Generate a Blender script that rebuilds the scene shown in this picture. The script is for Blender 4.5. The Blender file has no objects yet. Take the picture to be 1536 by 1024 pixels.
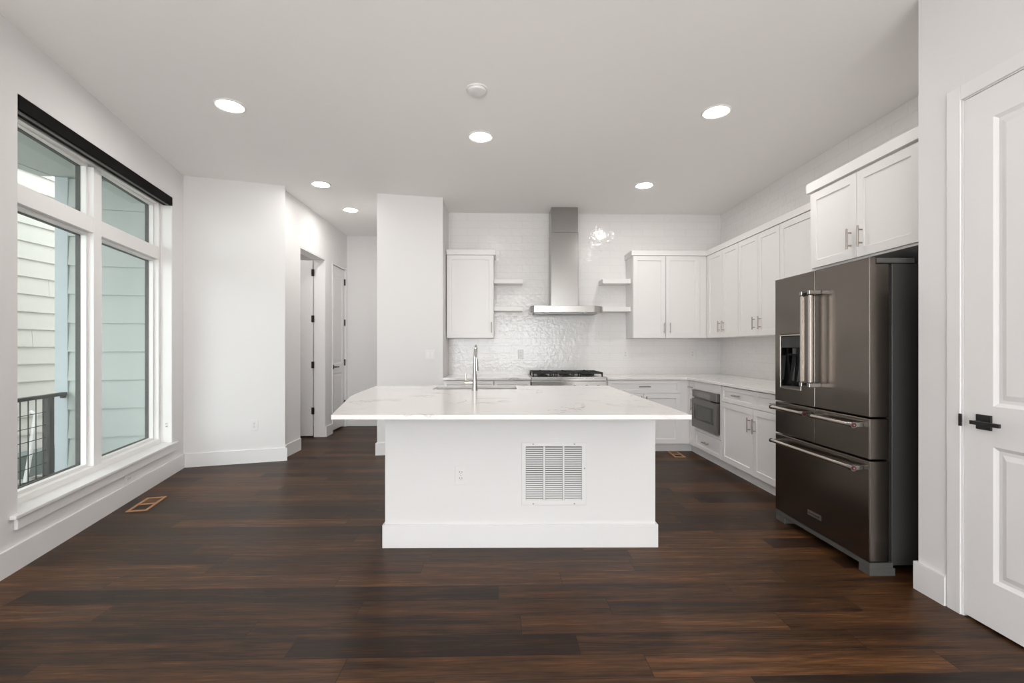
import bpy, bmesh, math, random
from mathutils import Matrix, Vector
random.seed(7)
SC = bpy.context.scene
COL = SC.collection

# ------------------------------------------------------------------ camera
F_PX, HORIZON, EYE = 711.0, 521.9, 1.2695
cam_data = bpy.data.cameras.new('camera')
cam = bpy.data.objects.new('camera', cam_data)
COL.objects.link(cam)
cam.location = (0, 0, EYE)
cam.rotation_euler = (math.pi / 2, 0, -0.0249)
cam_data.sensor_fit = 'HORIZONTAL'
cam_data.sensor_width = 36.0
cam_data.lens = 36.0 * F_PX / 1536.0
cam_data.shift_y = (HORIZON - 512.0) / 1536.0
cam_data.clip_start = 0.02
cam_data.clip_end = 200
SC.camera = cam

# ------------------------------------------------------------------ colour management
vs = SC.view_settings
SC.display_settings.display_device = 'sRGB'
vs.view_transform = 'Standard'
vs.look = 'None'
vs.gamma = 1.0
vs.use_curve_mapping = False
vs.exposure = 0.0

LAMP_EMIT = 144.0       # recessed lamp lenses
REAR_W = 88.0         # daylight through the glass doors behind the camera (W)
UPFILL_W = 860.0        # added upward fill outside those doors, brightens the ceiling (W)
SKY = 5.8              # overcast sky
SC.cycles.diffuse_bounces = 8
SC.cycles.max_bounces = 14

# ------------------------------------------------------------------ sky (bright overcast)
world = bpy.data.worlds.new('sky')
SC.world = world
world.use_nodes = True
wn = world.node_tree
wn.nodes.clear()
wo = wn.nodes.new('ShaderNodeOutputWorld')
wb = wn.nodes.new('ShaderNodeBackground')
wb.inputs['Color'].default_value = (0.93, 0.97, 1.0, 1)
wb.inputs['Strength'].default_value = SKY
wn.links.new(wb.outputs[0], wo.inputs[0])

def area_light(name, loc, rot, sx, sy, watts, color):
    l = bpy.data.lights.new(name, 'AREA')
    l.shape = 'RECTANGLE'
    l.size, l.size_y = sx, sy
    l.energy = watts
    l.color = color
    o = bpy.data.objects.new(name, l)
    o.location = loc
    o.rotation_euler = rot
    COL.objects.link(o)
    return o

area_light('daylight_rear', (-0.15, -3.62, 1.3), (math.pi / 2, 0, 0), 4.1, 2.35, REAR_W, (0.95, 0.975, 1.0))

area_light('ceiling_fill', (-0.15, -5.4, -0.17), (math.pi, 0, 0), 5.0, 3.2, UPFILL_W, (1.0, 0.985, 0.96))  # unseen added lamp, shines straight up to fill the ceiling

# ------------------------------------------------------------------ materials
MATS = {}

def new_mat(name):
    m = bpy.data.materials.new(name)
    m.use_nodes = True
    nt = m.node_tree
    b = nt.nodes['Principled BSDF']
    MATS[name] = m
    return m, nt, b

def simple(name, col, rough=0.5, metal=0.0, spec=0.5, bump=None, coat=0.0):
    m, nt, b = new_mat(name)
    b.inputs['Base Color'].default_value = (*col, 1)
    b.inputs['Roughness'].default_value = rough
    b.inputs['Metallic'].default_value = metal
    b.inputs['Specular IOR Level'].default_value = spec
    b.inputs['Coat Weight'].default_value = coat
    tc = nt.nodes.new('ShaderNodeTexCoord')
    n = nt.nodes.new('ShaderNodeTexNoise')
    nt.links.new(tc.outputs['Object'], n.inputs['Vector'])
    if bump:
        scale, strength, dist = bump
        n.inputs['Scale'].default_value = scale
        n.inputs['Detail'].default_value = 3
        bp = nt.nodes.new('ShaderNodeBump')
        bp.inputs['Strength'].default_value = strength
        bp.inputs['Distance'].default_value = dist
        nt.links.new(n.outputs['Fac'], bp.inputs['Height'])
        nt.links.new(bp.outputs['Normal'], b.inputs['Normal'])
    else:
        # slight procedural roughness breakup
        n.inputs['Scale'].default_value = 9
        mr = nt.nodes.new('ShaderNodeMapRange')
        mr.inputs['To Min'].default_value = max(0.0, rough - 0.03)
        mr.inputs['To Max'].default_value = min(1.0, rough + 0.03)
        nt.links.new(n.outputs['Fac'], mr.inputs['Value'])
        nt.links.new(mr.outputs['Result'], b.inputs['Roughness'])
    return m

def brushed(name, col, rough, axis, metal=1.0, var=0.035):
    """brushed metal; grain runs along the given axis (0, 1, 2)"""
    m, nt, b = new_mat(name)
    b.inputs['Metallic'].default_value = metal
    tc = nt.nodes.new('ShaderNodeTexCoord')
    mp = nt.nodes.new('ShaderNodeMapping')
    sc = [220.0, 220.0, 220.0]
    sc[axis] = 3.0
    mp.inputs['Scale'].default_value = sc
    n = nt.nodes.new('ShaderNodeTexNoise')
    n.inputs['Scale'].default_value = 1.0
    n.inputs['Detail'].default_value = 2
    nt.links.new(tc.outputs['Object'], mp.inputs['Vector'])
    nt.links.new(mp.outputs['Vector'], n.inputs['Vector'])
    mx = nt.nodes.new('ShaderNodeMix')
    mx.data_type = 'RGBA'
    mx.inputs[6].default_value = (*[c * (1 - var) for c in col], 1)
    mx.inputs[7].default_value = (*[min(1, c * (1 + var)) for c in col], 1)
    nt.links.new(n.outputs['Fac'], mx.inputs[0])
    nt.links.new(mx.outputs[2], b.inputs['Base Color'])
    mr = nt.nodes.new('ShaderNodeMapRange')
    mr.inputs['To Min'].default_value = rough - min(0.02, var)
    mr.inputs['To Max'].default_value = rough + min(0.02, var)
    nt.links.new(n.outputs['Fac'], mr.inputs['Value'])
    nt.links.new(mr.outputs['Result'], b.inputs['Roughness'])
    return m

WALL = simple('wall_paint', (0.775, 0.765, 0.76), 0.75, spec=0.25, bump=(170, 0.12, 0.004))
CEIL = simple('ceiling_paint', (0.90, 0.885, 0.87), 0.85, spec=0.2, bump=(120, 0.10, 0.004))
TRIM = simple('trim_paint', (0.80, 0.79, 0.785), 0.38)
CAB = simple('cabinet_paint', (0.79, 0.775, 0.765), 0.36)
VINYL = simple('window_vinyl', (0.84, 0.83, 0.82), 0.35)
PLASTIC = simple('white_plastic', (0.775, 0.765, 0.755), 0.35)
DARKSLOT = simple('slot_dark', (0.06, 0.06, 0.06), 0.5)
BLACK = simple('matte_black_metal', (0.012, 0.011, 0.011), 0.35)
SHADE = simple('shade_black', (0.0045, 0.0038, 0.0032), 0.8, spec=0.12)
IRON = simple('cast_iron', (0.012, 0.012, 0.012), 0.55)
NICKEL = brushed('brushed_nickel', (0.40, 0.36, 0.33), 0.30, 2)
STEEL = brushed('stainless_vertical', (0.36, 0.35, 0.338), 0.24, 2)
STEEL_H = brushed('stainless_horizontal', (0.46, 0.445, 0.43), 0.18, 0, var=0.01)
CHROME = brushed('faucet_steel', (0.60, 0.585, 0.565), 0.18, 2)
FRIDGE = brushed('dark_stainless', (0.212, 0.187, 0.165), 0.22, 2, var=0.008)
FRIDGE_BAR = brushed('handle_stainless', (0.60, 0.55, 0.50), 0.2, 2, var=0.01)
MICRO = brushed('microwave_stainless', (0.165, 0.155, 0.147), 0.3, 1, var=0.02)
CASE = simple('fridge_case_grey', (0.048, 0.045, 0.042), 0.42)
GASKET = simple('gasket_black', (0.012, 0.011, 0.010), 0.6)
GREYPLASTIC = simple('grey_plastic', (0.085, 0.082, 0.077), 0.45)
BLACKGLOSS = simple('black_gloss', (0.006, 0.006, 0.006), 0.12)
RED = simple('red_enamel', (0.10, 0.008, 0.009), 0.3)
DUCTDARK = simple('duct_dark', (0.030, 0.020, 0.014), 0.8)
RAWWOOD = simple('raw_wood', (0.42, 0.22, 0.10), 0.6, bump=(60, 0.2, 0.002))
TEAL = simple('teal_siding_paint', (0.52, 0.565, 0.548), 0.7)
BLUETRIM = simple('pale_blue_trim_paint', (0.54, 0.60, 0.63), 0.7)
CREAM = simple('cream_siding_paint', (0.65, 0.62, 0.58), 0.7)
FOUND = simple('foundation_grey', (0.20, 0.23, 0.22), 0.9, bump=(30, 0.3, 0.01))
RAIL = simple('rail_charcoal', (0.045, 0.045, 0.042), 0.45)
SEAM = simple('window_edge_black', (0.030, 0.028, 0.026), 0.5)

def emit_mat(name, col, strength):
    m, nt, b = new_mat(name)
    b.inputs['Base Color'].default_value = (0.9, 0.9, 0.9, 1)
    b.inputs['Emission Color'].default_value = (*col, 1)
    b.inputs['Emission Strength'].default_value = strength
    return m
LENS = emit_mat('lamp_lens', (1.0, 0.97, 0.935), LAMP_EMIT)
LENS_HALL = emit_mat('lamp_lens_dimmed', (1.0, 0.97, 0.935), LAMP_EMIT * 0.80)
FILL_SIDE = emit_mat('side_room_fill_glow', (1.0, 0.97, 0.935), LAMP_EMIT * 0.22)  # glow of the added side room lamp

def glass_mat():
    m = bpy.data.materials.new('window_glass')
    m.use_nodes = True
    nt = m.node_tree
    nt.nodes.clear()
    out = nt.nodes.new('ShaderNodeOutputMaterial')
    tr = nt.nodes.new('ShaderNodeBsdfTransparent')
    tr.inputs['Color'].default_value = (0.95, 0.975, 0.965, 1)
    gl = nt.nodes.new('ShaderNodeBsdfGlossy')
    gl.inputs['Roughness'].default_value = 0.02
    lwn = nt.nodes.new('ShaderNodeLayerWeight')
    lwn.inputs['Blend'].default_value = 0.5
    pw = nt.nodes.new('ShaderNodeMath')
    pw.operation = 'POWER'
    pw.inputs[1].default_value = 5.0
    ma = nt.nodes.new('ShaderNodeMath')
    ma.operation = 'MULTIPLY_ADD'
    ma.inputs[1].default_value = 0.5
    ma.inputs[2].default_value = 0.02
    mx = nt.nodes.new('ShaderNodeMixShader')
    nt.links.new(lwn.outputs['Facing'], pw.inputs[0])
    nt.links.new(pw.outputs[0], ma.inputs[0])
    nt.links.new(ma.outputs[0], mx.inputs[0])
    nt.links.new(tr.outputs[0], mx.inputs[1])
    nt.links.new(gl.outputs[0], mx.inputs[2])
    nt.links.new(mx.outputs[0], out.inputs[0])
    return m
GLASS = glass_mat()

def floor_mat():
    m, nt, b = new_mat('wood_plank_floor')
    L = nt.links.new
    N = nt.nodes.new
    def math_(op, a, bb=None, c=None):
        n = N('ShaderNodeMath')
        n.operation = op
        for i, v in enumerate((a, bb, c)):
            if v is None:
                continue
            if isinstance(v, (int, float)):
                n.inputs[i].default_value = v
            else:
                L(v, n.inputs[i])
        return n.outputs[0]
    tc = N('ShaderNodeTexCoord')
    sp = N('ShaderNodeSeparateXYZ')
    L(tc.outputs['Object'], sp.inputs[0])
    W, LEN = 0.1455, 1.22
    v = math_('DIVIDE', math_('ADD', sp.outputs[1], 10 * W - 0.0655), W)
    row = math_('FLOOR', v)
    fv = math_('SUBTRACT', v, row)
    wn1 = N('ShaderNodeTexWhiteNoise')
    wn1.noise_dimensions = '1D'
    L(row, wn1.inputs['W'])
    u = math_('ADD', math_('DIVIDE', sp.outputs[0], LEN), math_('MULTIPLY', wn1.outputs['Value'], 7.0))
    colm = math_('FLOOR', u)
    fu = math_('SUBTRACT', u, colm)
    wn2 = N('ShaderNodeTexWhiteNoise')
    wn2.noise_dimensions = '2D'
    cv = N('ShaderNodeCombineXYZ')
    L(row, cv.inputs[0]); L(colm, cv.inputs[1])
    L(cv.outputs[0], wn2.inputs['Vector'])
    # grain coordinates, shifted per plank
    gx = math_('ADD', sp.outputs[0], math_('MULTIPLY', wn2.outputs['Value'], 37.0))
    gv = N('ShaderNodeCombineXYZ')
    L(math_('MULTIPLY', gx, 1.6), gv.inputs[0])
    L(math_('MULTIPLY', sp.outputs[1], 26.0), gv.inputs[1])
    L(math_('MULTIPLY', wn2.outputs['Value'], 11.0), gv.inputs[2])
    g1 = N('ShaderNodeTexNoise')
    g1.inputs['Scale'].default_value = 1.0
    g1.inputs['Detail'].default_value = 6
    g1.inputs['Roughness'].default_value = 0.62
    g1.inputs['Distortion'].default_value = 0.5
    L(gv.outputs[0], g1.inputs['Vector'])
    gv2 = N('ShaderNodeCombineXYZ')
    L(math_('MULTIPLY', gx, 7.0), gv2.inputs[0])
    L(math_('MULTIPLY', sp.outputs[1], 130.0), gv2.inputs[1])
    g2 = N('ShaderNodeTexNoise')
    g2.inputs['Scale'].default_value = 1.0
    g2.inputs['Detail'].default_value = 4
    L(gv2.outputs[0], g2.inputs['Vector'])
    # plank tone + grain -> colour
    tone = math_('ADD', math_('MULTIPLY', wn2.outputs['Value'], 0.32),
                 math_('ADD', math_('MULTIPLY', g1.outputs['Fac'], 1.05), math_('MULTIPLY', g2.outputs['Fac'], 0.62)))
    tone = math_('SUBTRACT', tone, 0.535)
    rp = N('ShaderNodeValToRGB')
    e = rp.color_ramp.elements
    e[0].position = 0.05; e[0].color = (0.0062, 0.0028, 0.0014, 1)
    e[1].position = 0.95; e[1].color = (0.23, 0.096, 0.031, 1)
    x = e.new(0.34); x.color = (0.0215, 0.0090, 0.0035, 1)
    x = e.new(0.62); x.color = (0.078, 0.0325, 0.0105, 1)
    L(tone, rp.inputs[0])
    # gaps between planks
    ev = math_('MINIMUM', fv, math_('SUBTRACT', 1.0, fv))
    eu = math_('MINIMUM', fu, math_('SUBTRACT', 1.0, fu))
    gapv = math_('LESS_THAN', ev, 0.0075)
    gapu = math_('LESS_THAN', eu, 0.0010)
    gap = math_('MAXIMUM', gapv, gapu)
    mx = N('ShaderNodeMix')
    mx.data_type = 'RGBA'
    L(gap, mx.inputs[0])
    L(rp.outputs[0], mx.inputs[6])
    mx.inputs[7].default_value = (0.008, 0.005, 0.004, 1)
    L(mx.outputs[2], b.inputs['Base Color'])
    mr = N('ShaderNodeMapRange')
    mr.inputs['To Min'].default_value = 0.36
    mr.inputs['To Max'].default_value = 0.52
    L(g1.outputs['Fac'], mr.inputs['Value'])
    L(mr.outputs['Result'], b.inputs['Roughness'])
    b.inputs['Specular IOR Level'].default_value = 0.25
    h = math_('SUBTRACT', math_('ADD', math_('MULTIPLY', g1.outputs['Fac'], 0.5), math_('MULTIPLY', g2.outputs['Fac'], 0.5)), math_('MULTIPLY', gap, 1.0))
    bp = N('ShaderNodeBump')
    bp.inputs['Strength'].default_value = 0.22
    bp.inputs['Distance'].default_value = 0.002
    L(h, bp.inputs['Height'])
    L(bp.outputs['Normal'], b.inputs['Normal'])
    return m
FLOOR = floor_mat()

def tile_mat(name, axis):
    """handmade glossy white tile, running bond; axis = horizontal world axis of the wall"""
    m, nt, b = new_mat(name)
    L = nt.links.new
    N = nt.nodes.new
    tc = N('ShaderNodeTexCoord')
    sp = N('ShaderNodeSeparateXYZ')
    L(tc.outputs['Object'], sp.inputs[0])
    cb = N('ShaderNodeCombineXYZ')
    L(sp.outputs[axis], cb.inputs[0])
    L(sp.outputs[2], cb.inputs[1])
    br = N('ShaderNodeTexBrick')
    br.offset = 0.5
    br.inputs['Scale'].default_value = 1.0
    br.inputs['Brick Width'].default_value = 0.30
    br.inputs['Row Height'].default_value = 0.10
    br.inputs['Mortar Size'].default_value = 0.0016
    br.inputs['Mortar Smooth'].default_value = 0.3
    br.inputs['Bias'].default_value = 0.0
    br.inputs['Color1'].default_value = (0.80, 0.79, 0.78, 1)
    br.inputs['Color2'].default_value = (0.785, 0.775, 0.765, 1)
    br.inputs['Mortar'].default_value = (0.70, 0.69, 0.68, 1)
    L(cb.outputs[0], br.inputs['Vector'])
    L(br.outputs['Color'], b.inputs['Base Color'])
    b.inputs['Roughness'].default_value = 0.07
    n1 = N('ShaderNodeTexNoise')
    n1.inputs['Scale'].default_value = 21
    n1.inputs['Detail'].default_value = 1.5
    L(tc.outputs['Object'], n1.inputs['Vector'])
    n2 = N('ShaderNodeTexNoise')
    n2.inputs['Scale'].default_value = 55
    n2.inputs['Detail'].default_value = 1
    L(tc.outputs['Object'], n2.inputs['Vector'])
    ma = N('ShaderNodeMath'); ma.operation = 'MULTIPLY_ADD'
    L(n2.outputs['Fac'], ma.inputs[0]); ma.inputs[1].default_value = 0.22; L(n1.outputs['Fac'], ma.inputs[2])
    mb = N('ShaderNodeMath'); mb.operation = 'MULTIPLY_ADD'
    L(br.outputs['Fac'], mb.inputs[0]); mb.inputs[1].default_value = -0.12; L(ma.outputs[0], mb.inputs[2])
    bp = N('ShaderNodeBump')
    bp.inputs['Strength'].default_value = 1.0
    bp.inputs['Distance'].default_value = 0.0036
    L(mb.outputs[0], bp.inputs['Height'])
    L(bp.outputs['Normal'], b.inputs['Normal'])
    return m
TILE_X = tile_mat('tile_back', 0)
TILE_Y = tile_mat('tile_right', 1)

def quartz_mat():
    m, nt, b = new_mat('veined_quartz')
    L = nt.links.new
    N = nt.nodes.new
    tc = N('ShaderNodeTexCoord')
    n = N('ShaderNodeTexNoise')
    n.inputs['Scale'].default_value = 1.5
    n.inputs['Detail'].default_value = 6
    n.inputs['Roughness'].default_value = 0.6
    n.inputs['Distortion'].default_value = 1.4
    L(tc.outputs['Object'], n.inputs['Vector'])
    s = N('ShaderNodeMath'); s.operation = 'SUBTRACT'
    L(n.outputs['Fac'], s.inputs[0]); s.inputs[1].default_value = 0.5
    a = N('ShaderNodeMath'); a.operation = 'ABSOLUTE'
    L(s.outputs[0], a.inputs[0])
    rp = N('ShaderNodeValToRGB')
    e = rp.color_ramp.elements
    e[0].position = 0.0; e[0].color = (1, 1, 1, 1)
    e[1].position = 0.016; e[1].color = (0, 0, 0, 1)
    L(a.outputs[0], rp.inputs[0])
    n2 = N('ShaderNodeTexNoise')
    n2.inputs['Scale'].default_value = 2.3
    L(tc.outputs['Object'], n2.inputs['Vector'])
    r2 = N('ShaderNodeMapRange')
    r2.inputs['From Min'].default_value = 0.48
    r2.inputs['From Max'].default_value = 0.68
    L(n2.outputs['Fac'], r2.inputs['Value'])
    mu = N('ShaderNodeMath'); mu.operation = 'MULTIPLY'
    L(rp.outputs[0], mu.inputs[0]); L(r2.outputs['Result'], mu.inputs[1])
    mx = N('ShaderNodeMix'); mx.data_type = 'RGBA'
    L(mu.outputs[0], mx.inputs[0])
    mx.inputs[6].default_value = (0.83, 0.805, 0.79, 1)
    mx.inputs[7].default_value = (0.48, 0.45, 0.42, 1)
    L(mx.outputs[2], b.inputs['Base Color'])
    b.inputs['Roughness'].default_value = 0.13
    return m
QUARTZ = quartz_mat()

def gravel_mat():
    m, nt, b = new_mat('gravel')
    tc = nt.nodes.new('ShaderNodeTexCoord')
    v = nt.nodes.new('ShaderNodeTexVoronoi')
    v.inputs['Scale'].default_value = 18
    nt.links.new(tc.outputs['Object'], v.inputs['Vector'])
    rp = nt.nodes.new('ShaderNodeValToRGB')
    rp.color_ramp.elements[0].color = (0.16, 0.15, 0.13, 1)
    rp.color_ramp.elements[1].color = (0.5, 0.48, 0.44, 1)
    sp = nt.nodes.new('ShaderNodeSeparateColor')
    nt.links.new(v.outputs['Color'], sp.inputs[0])
    nt.links.new(sp.outputs[0], rp.inputs[0])
    nt.links.new(rp.outputs[0], b.inputs['Base Color'])
    bp = nt.nodes.new('ShaderNodeBump')
    bp.inputs['Distance'].default_value = 0.03
    nt.links.new(v.outputs['Distance'], bp.inputs['Height'])
    nt.links.new(bp.outputs['Normal'], b.inputs['Normal'])
    b.inputs['Roughness'].default_value = 0.9
    return m
GRAVEL = gravel_mat()

# ------------------------------------------------------------------ mesh builder
ID = Matrix.Identity(4)
WM = {}                       # object name -> world matrix

class MB:
    """collects shapes in a frame; build() links them as ONE mesh object"""
    def __init__(s, frame=ID):
        s.v, s.f, s.fr = [], [], frame
    def add(s, vs_, fs):
        o = len(s.v)
        s.v += [Vector(p) for p in vs_]
        s.f += [tuple(o + i for i in f) for f in fs]
        return s
    def box(s, x0, x1, y0, y1, z0, z1):
        x0, x1 = min(x0, x1), max(x0, x1)
        y0, y1 = min(y0, y1), max(y0, y1)
        z0, z1 = min(z0, z1), max(z0, z1)
        return s.add([(x0, y0, z0), (x1, y0, z0), (x1, y1, z0), (x0, y1, z0), (x0, y0, z1), (x1, y0, z1), (x1, y1, z1), (x0, y1, z1)],
                     [(0, 3, 2, 1), (4, 5, 6, 7), (0, 1, 5, 4), (1, 2, 6, 5), (2, 3, 7, 6), (3, 0, 4, 7)])
    def prism(s, poly, z0, z1, holes=()):
        """horizontal polygon (counter-clockwise) extruded up; optional holes"""
        if not holes:
            n = len(poly)
            vs_ = [(x, y, z0) for x, y in poly] + [(x, y, z1) for x, y in poly]
            fs = [tuple(reversed(range(n))), tuple(range(n, 2 * n))]
            fs += [(i, (i + 1) % n, n + (i + 1) % n, n + i) for i in range(n)]
            return s.add(vs_, fs)
        bm = bmesh.new()
        loops = [list(poly)] + [list(h) for h in holes]
        es = []
        for lp in loops:
            vv = [bm.verts.new((x, y, 0)) for x, y in lp]
            es += [bm.edges.new((vv[i], vv[(i + 1) % len(vv)])) for i in range(len(vv))]
        bmesh.ops.triangle_fill(bm, use_beauty=True, use_dissolve=False, edges=es)
        bm.verts.index_update()
        pts = [v.co.copy() for v in bm.verts]
        tris = []
        for f in bm.faces:
            t = [v.index for v in f.verts]
            if f.normal.z < 0:
                t.reverse()
            tris.append(t)
        bm.free()
        n = len(pts)
        vs_ = [(p.x, p.y, z0) for p in pts] + [(p.x, p.y, z1) for p in pts]
        fs = [tuple(reversed(t)) for t in tris] + [tuple(n + i for i in t) for t in tris]
        k = 0
        for li, lp in enumerate(loops):
            m = len(lp)
            for i in range(m):
                a, b_ = k + i, k + (i + 1) % m
                fs.append((a, b_, n + b_, n + a))
            k += m
        return s.add(vs_, fs)
    def ring(s, outer, inner, y0, y1):
        """frame in the x-z plane between two quads (lists of four (x, z)), from y0 (front) to y1"""
        vs_ = [(x, y0, z) for x, z in outer] + [(x, y0, z) for x, z in inner] + [(x, y1, z) for x, z in outer] + [(x, y1, z) for x, z in inner]
        fs = []
        for i in range(4):
            j = (i + 1) % 4
            fs += [(i, j, 4 + j, 4 + i), (8 + j, 8 + i, 12 + i, 12 + j), (j, i, 8 + i, 8 + j), (4 + i, 4 + j, 12 + j, 12 + i)]
        return s.add(vs_, fs)
    def frame_rect(s, x0, x1, z0, z1, w, y0, y1, wb=None, wt=None):
        wb = w if wb is None else wb
        wt = w if wt is None else wt
        return s.ring([(x0, z0), (x1, z0), (x1, z1), (x0, z1)], [(x0 + w, z0 + wb), (x1 - w, z0 + wb), (x1 - w, z1 - wt), (x0 + w, z1 - wt)], y0, y1)
    def cyl(s, p, q, r, r2=None, n=16):
        p, q = Vector(p), Vector(q)
        r2 = r if r2 is None else r2
        d = (q - p).normalized()
        a = d.orthogonal().normalized()
        b_ = d.cross(a)
        vs_ = []
        for c, rr in ((p, r), (q, r2)):
            vs_ += [c + (a * math.cos(2 * math.pi * i / n) + b_ * math.sin(2 * math.pi * i / n)) * rr for i in range(n)]
        fs = [tuple(reversed(range(n))), tuple(range(n, 2 * n))]
        fs += [(i, (i + 1) % n, n + (i + 1) % n, n + i) for i in range(n)]
        return s.add(vs_, fs)
    def lathe(s, prof, c, n=40):
        """profile [(r, z)] turned about the vertical through c = (x, y)"""
        vs_, fs = [], []
        m = len(prof)
        for i in range(n):
            a = 2 * math.pi * i / n
            vs_ += [(c[0] + r * math.cos(a), c[1] + r * math.sin(a), z) for r, z in prof]
        for i in range(n):
            j = (i + 1) % n
            for k in range(m - 1):
                fs.append((i * m + k, j * m + k, j * m + k + 1, i * m + k + 1))
        if prof[0][0] > 1e-6:
            pass
        return s.add(vs_, fs)
    def tube(s, pts, radii, n=14, close=True):
        pts = [Vector(p) for p in pts]
        if isinstance(radii, (int, float)):
            radii = [radii] * len(pts)
        vs_, fs = [], []
        prev = None
        for i, p in enumerate(pts):
            d = (pts[min(i + 1, len(pts) - 1)] - pts[max(i - 1, 0)]).normalized()
            a = d.orthogonal().normalized() if prev is None else (prev - d * prev.dot(d)).normalized()
            prev = a
            b_ = d.cross(a)
            vs_ += [p + (a * math.cos(2 * math.pi * k / n) + b_ * math.sin(2 * math.pi * k / n)) * radii[i] for k in range(n)]
        for i in range(len(pts) - 1):
            fs += [(i * n + k, i * n + (k + 1) % n, (i + 1) * n + (k + 1) % n, (i + 1) * n + k) for k in range(n)]
        if close:
            fs += [tuple(reversed(range(n))), tuple(range((len(pts) - 1) * n, len(pts) * n))]
        return s.add(vs_, fs)
    def build(s, name, mat, parent=None, bevel=0.0, smooth=False, kind=None, label=None, seg=2):
        me = bpy.data.meshes.new(name)
        pw = WM[parent.name] if parent else ID
        inv = pw.inverted()
        me.from_pydata([inv @ (s.fr @ p) for p in s.v], [], s.f)
        bm = bmesh.new()
        bm.from_mesh(me)
        bmesh.ops.recalc_face_normals(bm, faces=bm.faces[:])
        bm.to_mesh(me)
        bm.free()
        o = bpy.data.objects.new(name, me)
        COL.objects.link(o)
        me.materials.append(mat)
        if parent:
            o.parent = parent
        WM[o.name] = pw.copy()
        if smooth:
            for p in me.polygons:
                p.use_smooth = True
            try:
                me.set_sharp_from_angle(angle=math.radians(38))
            except Exception:
                pass
        if bevel:
            bv = o.modifiers.new('bevel', 'BEVEL')
            bv.width = bevel
            bv.segments = seg
            bv.limit_method = 'ANGLE'
            bv.angle_limit = math.radians(40)
        if kind:
            o['kind'] = kind
        if label:
            o['label'] = label
        return o

def frame(x, y, z=0.0, rot=0.0):
    return Matrix.Translation((x, y, z)) @ Matrix.Rotation(rot, 4, 'Z')

def thing(name, label, cat, fr, group=None, kind=None):
    o = bpy.data.objects.new(name, None)
    o.empty_display_size = 0.1
    COL.objects.link(o)
    o.matrix_world = fr
    WM[o.name] = fr.copy()
    if label:
        o['label'] = label
    if cat:
        o['category'] = cat
    if group:
        o['group'] = group
    if kind:
        o['kind'] = kind
    return o

def tag(o, label, cat, group=None, kind=None):
    o['label'] = label
    o['category'] = cat
    if group:
        o['group'] = group
    if kind:
        o['kind'] = kind
    return o

def struct(mb, name, mat, bevel=0.0):
    return mb.build(name, mat, None, bevel=bevel, kind='structure')

# ------------------------------------------------------------------ room shell
H = 3.105
LA = Vector((-2.74, 2.66)); LB = Vector((-3.37, 5.13))          # the slanted window wall, room side
LD = (LB - LA).normalized()                                     # along it, away from the camera
LROT = math.atan2(LD.y, LD.x)
LF = frame(LA.x, LA.y, 0, LROT)      # local x = along the wall, local y = outwards (+90 degrees), z up
def lw(t, off=0.0):
    """plan point on the window wall: t along, off outwards"""
    return (LA + LD * t + Vector((-LD.y, LD.x)) * off)

YB, XR, XD, YP = 6.45, 3.03, 2.20, 2.44      # back wall, right wall, door wall, partition end
XL0, YREAR = -2.443, -3.5
TL0, TL1 = -1.2, (LB - LA).length

p0, p1 = lw(TL0, 0.1), lw(TL1 + 0.02, 0.1)
plan = [(XL0 - 0.1, YREAR - 0.12), (3.2, YREAR - 0.12), (3.2, 8.0), (-4.4, 8.0), (-4.4, p1.y), (p1.x, p1.y), (p0.x, p0.y)]
struct(MB().prism(plan, -0.12, 0.0), 'floor', FLOOR)
struct(MB().prism(plan, H, H + 0.12), 'ceiling', CEIL)

# window wall with its opening (opening head follows the photograph's slight slope)
WT0, WT1, WZ0, WZ1A, WZ1B = 0.14, 2.265, 0.30, 2.735, 2.785
mb = MB(LF)
mb.ring([(TL0, 0), (TL1, 0), (TL1, H), (TL0, H)], [(WT0, WZ0), (WT1, WZ0), (WT1, WZ1B), (WT0, WZ1A)], 0.0, 0.20)
struct(mb, 'wall_left', WALL)
struct(MB().box(XL0 - 0.12, XL0, YREAR, lw(TL0).y, 0, H), 'wall_left_near', WALL)
# far left: return wall, rounded corner, then the hall wall up to the first doorway
HX = -2.50
D1A, D1B, D1Z = 5.985, 6.85, 2.54
D2A, D2B, D2Z = 7.125, 7.745, 2.53
YH = 7.80
corner = [(-2.43, 5.42), (-2.443, 5.428), (-2.452, 5.445), (-2.488, 5.545), (HX, 5.575)]
struct(MB().prism([(-3.37, 5.13)] + corner + [(HX, D1A), (HX - 0.16, D1A), (HX - 0.16, 5.62), (-3.41, 5.26)], 0, H), 'wall_far_left', WALL)
struct(MB().box(HX - 0.16, HX, D1A, D1B, D1Z, H).box(HX - 0.16, HX, D1B, D2A, 0, H).box(HX - 0.16, HX, D2A, D2B, D2Z, H).box(HX - 0.16, HX, D2B, YH, 0, H), 'wall_hall_left', WALL)
struct(MB().box(-4.3, -1.3, YH, YH + 0.12, 0, H), 'wall_hall_end', WALL)
struct(MB().box(-4.3, -4.18, 5.3, YH, 0, H), 'wall_side_room', WALL)
struct(MB().box(-4.18, -3.38, 5.3, 5.42, 0, H), 'wall_side_room_front', WALL)
# pillar between hall and kitchen
PIL = [(-1.46, 5.66), (-0.70, 5.805), (-0.70, YB + 0.1), (-1.36, YB + 0.1), (-1.36, YH), (-1.46, YH)]
struct(MB().prism(PIL, 0, H), 'wall_pillar', WALL)
struct(MB().box(-0.70, XR + 0.12, YB, YB + 0.12, 0, H), 'wall_back', TILE_X)
struct(MB().box(XR, XR + 0.12, YP, YB, 0, H), 'wall_right', TILE_Y)
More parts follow.
